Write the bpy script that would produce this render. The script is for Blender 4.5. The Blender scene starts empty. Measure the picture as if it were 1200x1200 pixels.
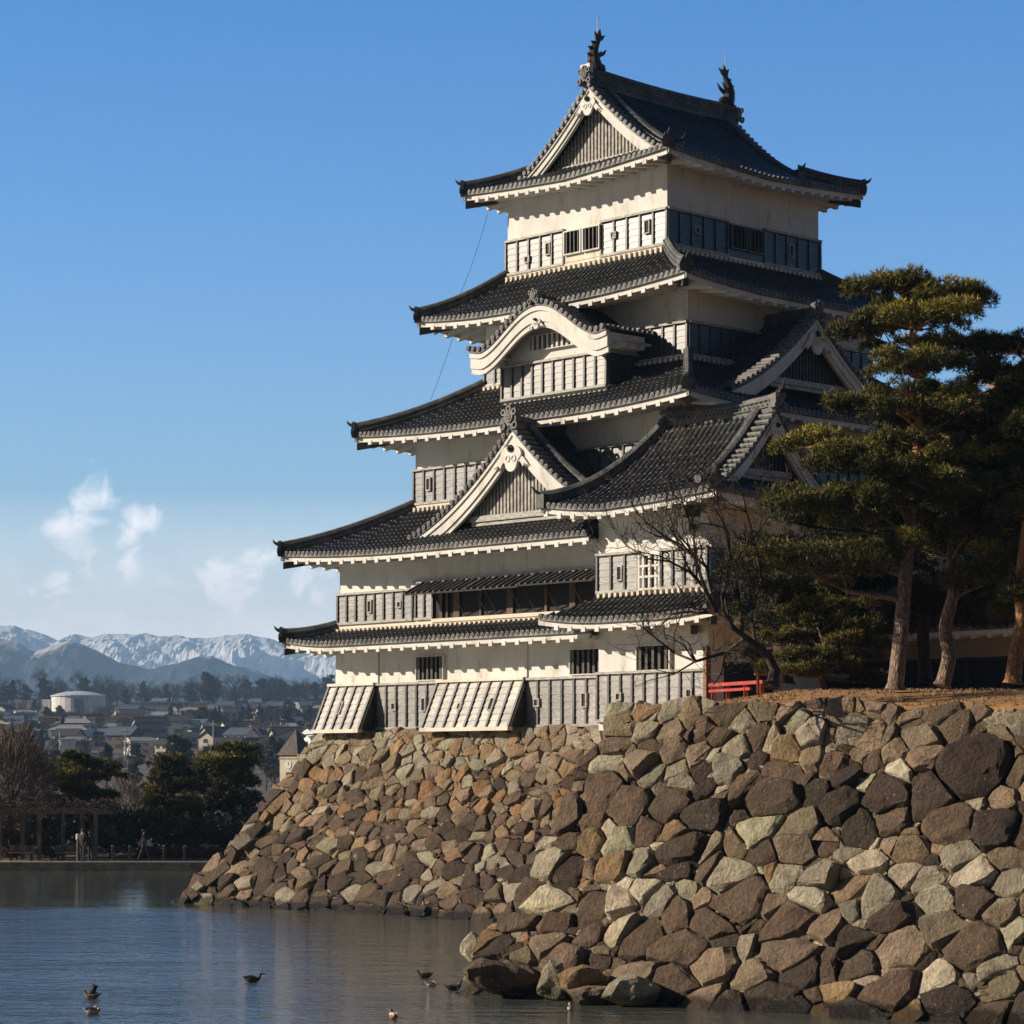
import bpy, bmesh, math, random
import numpy as np
from mathutils import Vector, Matrix, noise
R = math.radians
PI = math.pi
EYE = 5.5            # eye height above the moat
FPX = 3000.0         # focal length in pixels of a 1200 px frame
scene = bpy.context.scene

# ---------------------------------------------------------------- camera
cam_d = bpy.data.cameras.new("camera")
cam = bpy.data.objects.new("camera", cam_d)
scene.collection.objects.link(cam)
cam.location = (0, 0, EYE)
cam.rotation_euler = (R(90), 0, 0)
cam_d.sensor_width = 36
cam_d.lens = 36 * FPX / 1200
cam_d.shift_y = 0.25
cam_d.clip_start = 0.5
cam_d.clip_end = 60000
scene.camera = cam

# ---------------------------------------------------------------- sky, sun, exposure
SUN = Vector((-0.999, -0.02, 0)).normalized() * math.cos(R(24)) + Vector((0, 0, math.sin(R(24))))
world = bpy.data.worlds.new("World")
scene.world = world
world.use_nodes = True
wt = world.node_tree
wn, wl = wt.nodes, wt.links
wn.clear()
w_out = wn.new('ShaderNodeOutputWorld')
w_bg = wn.new('ShaderNodeBackground')
w_sky = wn.new('ShaderNodeTexSky')
w_sky.sky_type = 'NISHITA'
w_sky.sun_disc = False
w_sky.sun_elevation = R(24)
w_sky.sun_rotation = math.atan2(SUN.x, SUN.y)
w_sky.altitude = 600
w_sky.air_density = 1.0
w_sky.dust_density = 0.6
w_sky.ozone_density = 2.0
w_bg.inputs['Strength'].default_value = 0.092
# deeper blue, as a polarised winter sky
w_hsv = wn.new('ShaderNodeHueSaturation')
w_hsv.inputs['Saturation'].default_value = 1.46
w_hsv.inputs['Hue'].default_value = 0.512
w_hsv.inputs['Value'].default_value = 1.0
wl.new(w_sky.outputs[0], w_hsv.inputs['Color'])
w_tc = wn.new('ShaderNodeTexCoord')
w_sep = wn.new('ShaderNodeSeparateXYZ')
wl.new(w_tc.outputs['Generated'], w_sep.inputs[0])

def wmath(op, a, b=None, clamp=False):
    n = wn.new('ShaderNodeMath'); n.operation = op; n.use_clamp = clamp
    for i, v in enumerate((a, b)):
        if v is None: continue
        if isinstance(v, (int, float)): n.inputs[i].default_value = v
        else: wl.new(v, n.inputs[i])
    return n.outputs[0]
# tangent-plane coordinates of the sky towards +Y, so clouds sit at real bearings
az = wmath('DIVIDE', w_sep.outputs[0], wmath('MAXIMUM', w_sep.outputs[1], 0.05))
el = wmath('DIVIDE', w_sep.outputs[2], wmath('MAXIMUM', w_sep.outputs[1], 0.05))
w_comb = wn.new('ShaderNodeCombineXYZ')
wl.new(az, w_comb.inputs[0]); wl.new(el, w_comb.inputs[1])
w_noise = wn.new('ShaderNodeTexNoise')
w_noise.inputs['Scale'].default_value = 42
w_noise.inputs['Detail'].default_value = 9
w_noise.inputs['Roughness'].default_value = 0.58
w_noise.inputs['Distortion'].default_value = 1.1
wl.new(w_comb.outputs[0], w_noise.inputs['Vector'])
def cloud(px, py, rx, ry, tilt=0.0, thr=0.0):
    cx, cy = (px - 600) / FPX, (900 - py) / FPX
    dx = wmath('SUBTRACT', az, cx); dy = wmath('SUBTRACT', el, cy)
    c, s = math.cos(tilt), math.sin(tilt)
    u = wmath('ADD', wmath('MULTIPLY', dx, c), wmath('MULTIPLY', dy, s))
    v = wmath('SUBTRACT', wmath('MULTIPLY', dy, c), wmath('MULTIPLY', dx, s))
    u = wmath('DIVIDE', u, rx / FPX); v = wmath('DIVIDE', v, ry / FPX)
    r2 = wmath('ADD', wmath('MULTIPLY', u, u), wmath('MULTIPLY', v, v))
    return wmath('SUBTRACT', 1.0 - thr, r2)
blobs = [cloud(82, 645, 36, 92, -0.35, -.25), cloud(70, 655, 42, 34, 0, .1), cloud(152, 650, 22, 48, 0.12), cloud(165, 612, 30, 20, -.2, .15), cloud(122, 580, 6, 30, -0.1, .15),
         cloud(258, 694, 85, 36, 0, -.5), cloud(350, 690, 110, 44, 0, -.5), cloud(40, 705, 110, 45, 0, -.1), cloud(180, 628, 8, 14, 0, .1), cloud(470, 690, 90, 30, 0)]
m = blobs[0]
for b in blobs[1:]:
    m = wmath('MAXIMUM', m, b)
m = wmath('MAXIMUM', m, -4.0)
nz = wmath('MULTIPLY', wmath('SUBTRACT', w_noise.outputs[0], 0.5), 6.5)
dens = wmath('MULTIPLY', wmath('ADD', m, wmath('SUBTRACT', nz, -0.1)), 0.55, True)
# a thin low bank of haze cloud along the mountains
low = wmath('MULTIPLY', wmath('SUBTRACT', 0.098, wmath('ABSOLUTE', wmath('SUBTRACT', el, 0.01))), 14.0, True)
lowm = wmath('MULTIPLY', low, wmath('ADD', wmath('MULTIPLY', w_noise.outputs[0], 1.0), 0.6), True)
w_mix = wn.new('ShaderNodeMixRGB')
w_mix.inputs[2].default_value = (9.6, 9.1, 9.1, 1)
wl.new(wmath('MULTIPLY', wmath('MAXIMUM', wmath('MULTIPLY', dens, 0.92), lowm), 1.0), w_mix.inputs[0])
wl.new(w_hsv.outputs[0], w_mix.inputs[1])
# added gain: sky brightened ahead and dimmed behind, so shaded faces fall darker
gain = wmath('ADD', 0.14, wmath('MULTIPLY', wmath('MULTIPLY', wmath('ADD', w_sep.outputs[1], 0.25), 0.8, True), 1.26))
w_gain = wn.new('ShaderNodeMixRGB'); w_gain.blend_type = 'MULTIPLY'; w_gain.inputs[0].default_value = 1.0
w_cg = wn.new('ShaderNodeCombineXYZ')
for i_ in range(3): wl.new(gain, w_cg.inputs[i_])
wl.new(w_mix.outputs[0], w_gain.inputs[1]); wl.new(w_cg.outputs[0], w_gain.inputs[2])
wl.new(w_gain.outputs[0], w_bg.inputs['Color'])
wl.new(w_bg.outputs[0], w_out.inputs['Surface'])

sun_d = bpy.data.lights.new("sun", 'SUN')
sun_d.energy = 5.0
sun_d.angle = R(0.5)
sun_d.color = (1.0, 0.875, 0.71)
sun = bpy.data.objects.new("sun", sun_d)
scene.collection.objects.link(sun)
sun.rotation_euler = SUN.to_track_quat('Z', 'Y').to_euler()

scene.view_settings.view_transform = 'Standard'
scene.view_settings.look = 'None'
scene.view_settings.gamma = 1
scene.view_settings.exposure = 0.58

# ---------------------------------------------------------------- helpers
def at(px, py, Y):
    return Vector(((px - 600) / FPX * Y, Y, EYE + (900 - py) / FPX * Y))

def tag(o, label=None, cat=None, group=None, kind=None):
    if label: o['label'] = label
    if cat: o['category'] = cat
    if group: o['group'] = group
    if kind: o['kind'] = kind
    return o

def empty(name, loc=(0, 0, 0), rz=0.0, parent=None):
    o = bpy.data.objects.new(name, None)
    o.empty_display_size = 0.3
    scene.collection.objects.link(o)
    o.location = loc
    o.rotation_euler = (0, 0, rz)
    if parent: o.parent = parent
    return o

class MB:
    def __init__(s): s.v = []; s.f = []; s.m = []; s.k = 0
    def add(s, verts, faces, k=None):
        n = len(s.v); s.v.extend([tuple(v) for v in verts])
        for f in faces:
            s.f.append(tuple(i + n for i in f)); s.m.append(s.k if k is None else k)
    def hexa(s, p, k=None):      # 8 corners: 4 bottom ring, 4 top ring
        s.add(p, [(0, 3, 2, 1), (4, 5, 6, 7), (0, 1, 5, 4), (1, 2, 6, 5), (2, 3, 7, 6), (3, 0, 4, 7)], k)
    def box(s, x0, x1, y0, y1, z0, z1, k=None):
        s.hexa([(x0, y0, z0), (x1, y0, z0), (x1, y1, z0), (x0, y1, z0), (x0, y0, z1), (x1, y0, z1), (x1, y1, z1), (x0, y1, z1)], k)
    def fbox(s, F, s0, s1, o0, o1, z0, z1, k=None):
        s.hexa([F(s0, o0, z0), F(s1, o0, z0), F(s1, o1, z0), F(s0, o1, z0), F(s0, o0, z1), F(s1, o0, z1), F(s1, o1, z1), F(s0, o1, z1)], k)
    def grid(s, rows, k=None, close=False):
        n = len(rows[0]); base = [p for r in rows for p in r]; fs = []
        for i in range(len(rows) - 1):
            for j in range(n - 1 + (1 if close else 0)):
                j2 = (j + 1) % n
                fs.append((i * n + j, i * n + j2, (i + 1) * n + j2, (i + 1) * n + j))
        s.add(base, fs, k)
    def sweep(s, pts, prof, caps=True, k=None, side=None, scale=None):
        # sweep a closed (side, up) profile along a path
        rows = []
        n = len(pts)
        for i, p in enumerate(pts):
            t = Vector(pts[min(i + 1, n - 1)]) - Vector(pts[max(i - 1, 0)])
            sd = Vector(side) if side is not None else Vector((t.y, -t.x, 0)).normalized()
            up = sd.cross(t).normalized() if side is not None else Vector((0, 0, 1))
            if up.z < 0: up = -up
            q = scale[i] if scale else 1
            rows.append([Vector(p) + sd * (a * q) + up * (b * q) for a, b in prof])
        s.grid(rows, k, True)
        if caps:
            s.add(rows[0], [tuple(range(len(prof)))], k); s.add(rows[-1], [tuple(range(len(prof)))[::-1]], k)
    def tube(s, pts, rad, n=6, k=None, cap=True):
        rows = []; m = len(pts); u = None
        for i, p in enumerate(pts):
            p = Vector(p)
            t = (Vector(pts[min(i + 1, m - 1)]) - Vector(pts[max(i - 1, 0)]))
            if t.length < 1e-9: t = Vector((0, 0, 1))
            t.normalize()
            if u is None:
                u = t.cross(Vector((0.3, 0.1, 1)) if abs(t.z) < .9 else Vector((1, 0, 0.2))).normalized()
            else:
                u = (u - t * u.dot(t)).normalized()
            w = t.cross(u)
            r = rad[i] if isinstance(rad, (list, tuple)) else rad
            rows.append([p + (u * math.cos(2 * PI * j / n) + w * math.sin(2 * PI * j / n)) * r for j in range(n)])
        s.grid(rows, k, True)
        if cap:
            s.add(rows[0], [tuple(range(n))[::-1]], k); s.add(rows[-1], [tuple(range(n))], k)
    def prism(s, F, poly, o0, o1, k=None):    # polygon in (s,z), extruded between o0 and o1
        n = len(poly)
        a = [F(x, o0, z) for x, z in poly]; b = [F(x, o1, z) for x, z in poly]
        fs = [tuple(range(n)), tuple(range(2 * n - 1, n - 1, -1))]
        fs += [(i, i + n, (i + 1) % n + n, (i + 1) % n) for i in range(n)]
        s.add(a + b, fs, k)
    def build(s, name, mats, parent=None, smooth=False, recalc=True, auto=None):
        me = bpy.data.meshes.new(name)
        me.from_pydata(s.v, [], s.f)
        if not isinstance(mats, (list, tuple)): mats = [mats]
        for m_ in mats: me.materials.append(m_)
        if len(mats) > 1: me.polygons.foreach_set('material_index', s.m)
        if recalc:
            bm = bmesh.new(); bm.from_mesh(me)
            bmesh.ops.recalc_face_normals(bm, faces=bm.faces)
            bm.to_mesh(me); bm.free()
        if smooth: me.polygons.foreach_set('use_smooth', [True] * len(me.polygons))
        if auto:
            try:
                me.polygons.foreach_set('use_smooth', [True] * len(me.polygons)); me.set_sharp_from_angle(angle=R(auto))
            except Exception: pass
        me.update()
        o = bpy.data.objects.new(name, me)
        scene.collection.objects.link(o)
        if parent: o.parent = parent
        return o

# ---------------------------------------------------------------- materials
def mat(name):
    m_ = bpy.data.materials.new(name); m_.use_nodes = True
    nt = m_.node_tree; b = nt.nodes['Principled BSDF']
    return m_, nt, b
def nd(nt, t, **kw):
    n = nt.nodes.new(t)
    for a, v in kw.items():
        if a.startswith('_'): setattr(n, a[1:], v)
        else: n.inputs[a.replace('__', ' ')].default_value = v
    return n
def ramp(nt, src, stops):
    r = nt.nodes.new('ShaderNodeValToRGB')
    while len(r.color_ramp.elements) < len(stops): r.color_ramp.elements.new(0.5)
    for e, (p, c) in zip(r.color_ramp.elements, stops):
        e.position = p; e.color = (*c, 1) if len(c) == 3 else c
    nt.links.new(src, r.inputs[0]); return r.outputs[0]
def objcoord(nt, scale=(1, 1, 1), kind='Object'):
    tc = nt.nodes.new('ShaderNodeTexCoord'); mp = nt.nodes.new('ShaderNodeMapping')
    mp.inputs['Scale'].default_value = scale
    nt.links.new(tc.outputs[kind], mp.inputs[0]); return mp.outputs[0]
def noisy(nt, vec, scale, detail=5, rough=.55):
    n = nd(nt, 'ShaderNodeTexNoise', Scale=scale, Detail=detail, Roughness=rough)
    if vec is not None: nt.links.new(vec, n.inputs['Vector'])
    return n.outputs[0]
def nd_noise_col(nt, v):
    n = nd(nt, 'ShaderNodeTexNoise', Scale=4.0, Detail=4.0); nt.links.new(v, n.inputs['Vector']); return n.outputs['Color']
def bump(nt, b, src, strength, dist=.05):
    n = nd(nt, 'ShaderNodeBump', Strength=strength, Distance=dist)
    nt.links.new(src, n.inputs['Height']); nt.links.new(n.outputs[0], b.inputs['Normal'])
    return n
def mixc(nt, fac, a, b, mode='MIX'):
    n = nt.nodes.new('ShaderNodeMixRGB'); n.blend_type = mode
    for i, v in enumerate((fac, a, b)):
        if isinstance(v, (int, float)): n.inputs[i].default_value = v
        elif isinstance(v, tuple): n.inputs[i].default_value = (*v, 1)
        else: nt.links.new(v, n.inputs[i])
    return n.outputs[0]
def simple(name, c1, c2, scale=3, rough=.8, bs=.3, bd=.02, spec=.5, stretch=(1, 1, 1), lo=.35, hi=.65, detail=6):
    m_, nt, b = mat(name)
    v = objcoord(nt, stretch)
    n = noisy(nt, v, scale, detail)
    nt.links.new(ramp(nt, n, [(lo, c1), (hi, c2)]), b.inputs['Base Color'])
    b.inputs['Roughness'].default_value = rough
    b.inputs['Specular IOR Level'].default_value = spec
    if bs: bump(nt, b, noisy(nt, v, scale * 4, 5), bs, bd)
    return m_

def mk_plaster(name='white plaster', c=(.72, .705, .66)):
    m_, nt, b = mat(name)
    v = objcoord(nt)
    big = noisy(nt, v, .7, 6, .6)
    streak = noisy(nt, objcoord(nt, (2.2, 2.2, .5)), .9, 7, .7)
    c1 = mixc(nt, 1, ramp(nt, big, [(.3, tuple(x * .86 for x in c)), (.6, c)]), ramp(nt, streak, [(.30, (.62, .57, .50)), (.44, (.93, .91, .88)), (.6, (1, 1, 1))]), 'MULTIPLY')
    nt.links.new(c1, b.inputs['Base Color'])
    b.inputs['Roughness'].default_value = .85
    bump(nt, b, noisy(nt, v, 9, 6), .25, .015)
    return m_
plaster = mk_plaster()

def mk_board(name, k0, k1, k2, r0, r1):
    m_, nt, b = mat(name)
    v = objcoord(nt, (1.3, 1.3, 7))
    g = noisy(nt, v, 3.2, 7, .65)
    big = noisy(nt, objcoord(nt, (1, 1, .8)), 1.1, 5)
    c0 = ramp(nt, g, [(.3, k0), (.5, k1), (.68, k2)])
    c0 = mixc(nt, 1, c0, ramp(nt, big, [(.3, (.55, .55, .56)), (.7, (1.15, 1.12, 1.08))]), 'MULTIPLY')
    nt.links.new(c0, b.inputs['Base Color'])
    nt.links.new(ramp(nt, g, [(.3, (r0,) * 3), (.7, (r1,) * 3)]), b.inputs['Roughness'])
    b.inputs['Specular IOR Level'].default_value = .7
    bump(nt, b, g, .15, .008)
    return m_
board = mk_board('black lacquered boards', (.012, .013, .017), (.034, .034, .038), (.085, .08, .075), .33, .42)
board_glare = mk_board('boards lightened for sun glare', (.08, .078, .078), (.18, .17, .16), (.32, .30, .28), .34, .44)  # lighter base puts the sun's glare on front boards into the colour
board_w_lit = mk_board('weathered boards lightened for sun', (.13, .123, .115), (.25, .235, .215), (.44, .41, .37), .38, .5)  # weathered tone, plus sunlit brightness of the front faces in the colour
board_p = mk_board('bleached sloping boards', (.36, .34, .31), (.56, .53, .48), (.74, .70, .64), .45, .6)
board_edge = simple('lacquered battens', (.030, .030, .032), (.10, .095, .09), 5, .45, .3, .01, .6, (1, 1, .5))
rail_m = simple('greyed timber rail', (.20, .19, .17), (.5, .47, .42), 4, .6, .3, .01, .5, (1, 1, 5))
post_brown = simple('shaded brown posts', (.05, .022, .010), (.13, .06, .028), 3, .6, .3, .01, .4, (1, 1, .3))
wood_dark = simple('dark timber', (.018, .014, .011), (.05, .038, .028), 4, .6, .3)
wood_brown = simple('raw brown timber', (.16, .07, .03), (.30, .14, .06), 3, .6, .3, .01, .4, (1, 1, .3))
black = simple('dark interior', (.008, .007, .006), (.014, .012, .01), 3, .8, 0)
batten_m = simple('grey gable battens', (.22, .20, .18), (.46, .43, .38), 5, .7, .2)
cream = mk_plaster('cream plaster boards', (.78, .70, .58))

def mk_tile(name, c1, c2, spec=.55, rough=.42):
    m_, nt, b = mat(name)
    v = objcoord(nt)
    a = noisy(nt, v, 5, 6, .7)
    a2 = noisy(nt, v, 1.0, 4)
    col = mixc(nt, 1, ramp(nt, a, [(.3, c1), (.7, c2)]), ramp(nt, a2, [(.3, (.5, .5, .5)), (.7, (1.5, 1.42, 1.3))]), 'MULTIPLY')
    vo = nd(nt, 'ShaderNodeTexVoronoi', Scale=3.3); nt.links.new(v, vo.inputs['Vector'])
    col = mixc(nt, .35, col, vo.outputs['Color'], 'OVERLAY')
    hs = nd(nt, 'ShaderNodeHueSaturation', Saturation=.35); nt.links.new(col, hs.inputs['Color'])
    nt.links.new(hs.outputs[0], b.inputs['Base Color'])
    nt.links.new(ramp(nt, a, [(.3, (rough - .08,) * 3), (.7, (rough + .16,) * 3)]), b.inputs['Roughness'])
    b.inputs['Specular IOR Level'].default_value = spec
    bump(nt, b, noisy(nt, v, 14, 4), .3, .02)
    return m_
tile = mk_tile('smoked clay tile', (.013, .0125, .0125), (.052, .048, .042), .45, .42)
tile_end = mk_tile('tile end discs', (.09, .085, .078), (.20, .185, .16), .4, .6)
ridge_m = mk_tile('ridge tiles with mortar', (.045, .043, .04), (.14, .13, .115), .4, .6)
stone_m = None
def mk_stone(name, lichen):
    m_, nt, b = mat(name)
    at_ = nt.nodes.new('ShaderNodeAttribute'); at_.attribute_name = 'stone'
    v = objcoord(nt)
    n1 = noisy(nt, v, 2.6, 8, .65); n2 = noisy(nt, v, 11, 6, .7)
    c = mixc(nt, 1, at_.outputs['Color'], ramp(nt, n1, [(.25, (.55, .52, .50)), (.72, (1.35, 1.32, 1.25))]), 'MULTIPLY')
    c = mixc(nt, 1, c, ramp(nt, n2, [(.3, (.7, .69, .68)), (.7, (1.22, 1.2, 1.16))]), 'MULTIPLY')
    vo = nd(nt, 'ShaderNodeTexVoronoi', Scale=7.5); nt.links.new(v, vo.inputs['Vector'])
    n3 = noisy(nt, v, .9, 3)
    sp = nt.nodes.new('ShaderNodeMath'); sp.operation = 'MULTIPLY'
    nt.links.new(ramp(nt, vo.outputs['Distance'], [(.10, (1, 1, 1)), (.19, (0, 0, 0))]), sp.inputs[0])
    nt.links.new(ramp(nt, n3, [(.5, (0, 0, 0)), (.62, (lichen,) * 3)]), sp.inputs[1])
    c = mixc(nt, sp.outputs[0], c, (.42, .41, .35))
    nt.links.new(c, b.inputs['Base Color'])
    # wet, algae dark band just above the water
    ge = nt.nodes.new('ShaderNodeNewGeometry'); gs = nt.nodes.new('ShaderNodeSeparateXYZ'); nt.links.new(ge.outputs['Position'], gs.inputs[0])
    wz = nt.nodes.new('ShaderNodeMath'); wz.operation = 'MULTIPLY_ADD'; nt.links.new(n1, wz.inputs[0]); wz.inputs[1].default_value = -.5; nt.links.new(gs.outputs[2], wz.inputs[2])
    wet = ramp(nt, wz.outputs[0], [(0.0, (1, 1, 1)), (.10, (0, 0, 0))])
    c = mixc(nt, wet, c, mixc(nt, 1, c, (.30, .30, .24), 'MULTIPLY'))
    nt.links.new(c, b.inputs['Base Color'])
    nt.links.new(ramp(nt, wet, [(0, (.82,) * 3), (1, (.35,) * 3)]), b.inputs['Roughness'])
    b.inputs['Specular IOR Level'].default_value = .35
    ad = nt.nodes.new('ShaderNodeMath'); ad.operation = 'ADD'
    nt.links.new(n1, ad.inputs[0]); nt.links.new(n2, ad.inputs[1])
    bump(nt, b, ad.outputs[0], 1.0, .17)
    return m_
stone_near = mk_stone('rough boulders', .75)
stone_far = mk_stone('rubble stone', .25)
gap_m = simple('dark earth between stones', (.012, .009, .007), (.03, .022, .016), 4, .95, 0)

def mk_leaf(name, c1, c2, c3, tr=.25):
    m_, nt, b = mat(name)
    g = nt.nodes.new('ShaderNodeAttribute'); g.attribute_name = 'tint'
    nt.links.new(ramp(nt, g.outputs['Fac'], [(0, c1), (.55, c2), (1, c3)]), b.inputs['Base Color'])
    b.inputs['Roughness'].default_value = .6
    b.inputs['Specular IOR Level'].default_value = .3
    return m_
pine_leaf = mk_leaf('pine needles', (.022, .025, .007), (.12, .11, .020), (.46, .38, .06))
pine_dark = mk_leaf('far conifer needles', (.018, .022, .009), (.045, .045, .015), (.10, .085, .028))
bush_leaf = mk_leaf('shrub leaves', (.04, .03, .015), (.09, .055, .025), (.15, .09, .04))
dry_leaf = mk_leaf('bare twigs', (.07, .05, .035), (.14, .10, .07), (.24, .17, .11))

def mk_bark(name, lo, hi, zlo, zhi, up1, up2):
    m_, nt, b = mat(name)
    v = objcoord(nt, (1, 1, .3))
    n = noisy(nt, v, 9, 7, .7)
    vo = nd(nt, 'ShaderNodeTexVoronoi', Scale=17, _feature='DISTANCE_TO_EDGE'); wv = mixc(nt, .12, objcoord(nt, (1, 1, .30)), nd_noise_col(nt, v)); nt.links.new(wv, vo.inputs['Vector'])
    low = mixc(nt, 1, ramp(nt, n, [(.3, lo), (.7, hi)]), ramp(nt, vo.outputs['Distance'], [(0, (.38, .34, .31)), (.16, (1, 1, 1))]), 'MULTIPLY')
    upc = ramp(nt, n, [(.3, up1), (.7, up2)])
    tc = nt.nodes.new('ShaderNodeTexCoord'); sp = nt.nodes.new('ShaderNodeSeparateXYZ'); nt.links.new(tc.outputs['Object'], sp.inputs[0])
    mr = nd(nt, 'ShaderNodeMapRange'); mr.inputs[1].default_value = zlo; mr.inputs[2].default_value = zhi
    nt.links.new(sp.outputs[2], mr.inputs[0])
    nt.links.new(mixc(nt, mr.outputs[0], low, upc), b.inputs['Base Color'])
    b.inputs['Roughness'].default_value = .85
    ad = nt.nodes.new('ShaderNodeMath'); ad.operation = 'ADD'; nt.links.new(n, ad.inputs[0]); nt.links.new(vo.outputs['Distance'], ad.inputs[1])
    bump(nt, b, ad.outputs[0], .9, .06)
    return m_
pine_bark = mk_bark('pine bark', (.13, .08, .055), (.42, .30, .225), 4.2, 6.5, (.36, .14, .055), (.62, .30, .14))
dark_bark = simple('dark bark', (.03, .022, .016), (.085, .06, .042), 6, .9, .6, .04, .2, (1, 1, .35))
plum_bark = simple('grey brown bark', (.030, .021, .017), (.085, .058, .043), 6, .85, .5, .02, .2, (1, 1, .4))
# ================================================================ CASTLE
C_LOC = (5.94, 98.0, EYE)
C_ROT = math.atan2(-.723, .691)
E1 = Vector((math.cos(C_ROT), math.sin(C_ROT), 0)); E2 = Vector((-math.sin(C_ROT), math.cos(C_ROT), 0))
def castle_world(x, y, z=0): return Vector(C_LOC) + E1 * x + E2 * y + Vector((0, 0, z))

def frame(side, xl, xr, yf, yb):
    if side == 'f': return lambda s, o, z: (s, yf - o, z)
    if side == 'b': return lambda s, o, z: (s, yb + o, z)
    if side == 'r': return lambda s, o, z: (xr + o, s, z)
    return lambda s, o, z: (xl - o, s, z)

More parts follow.
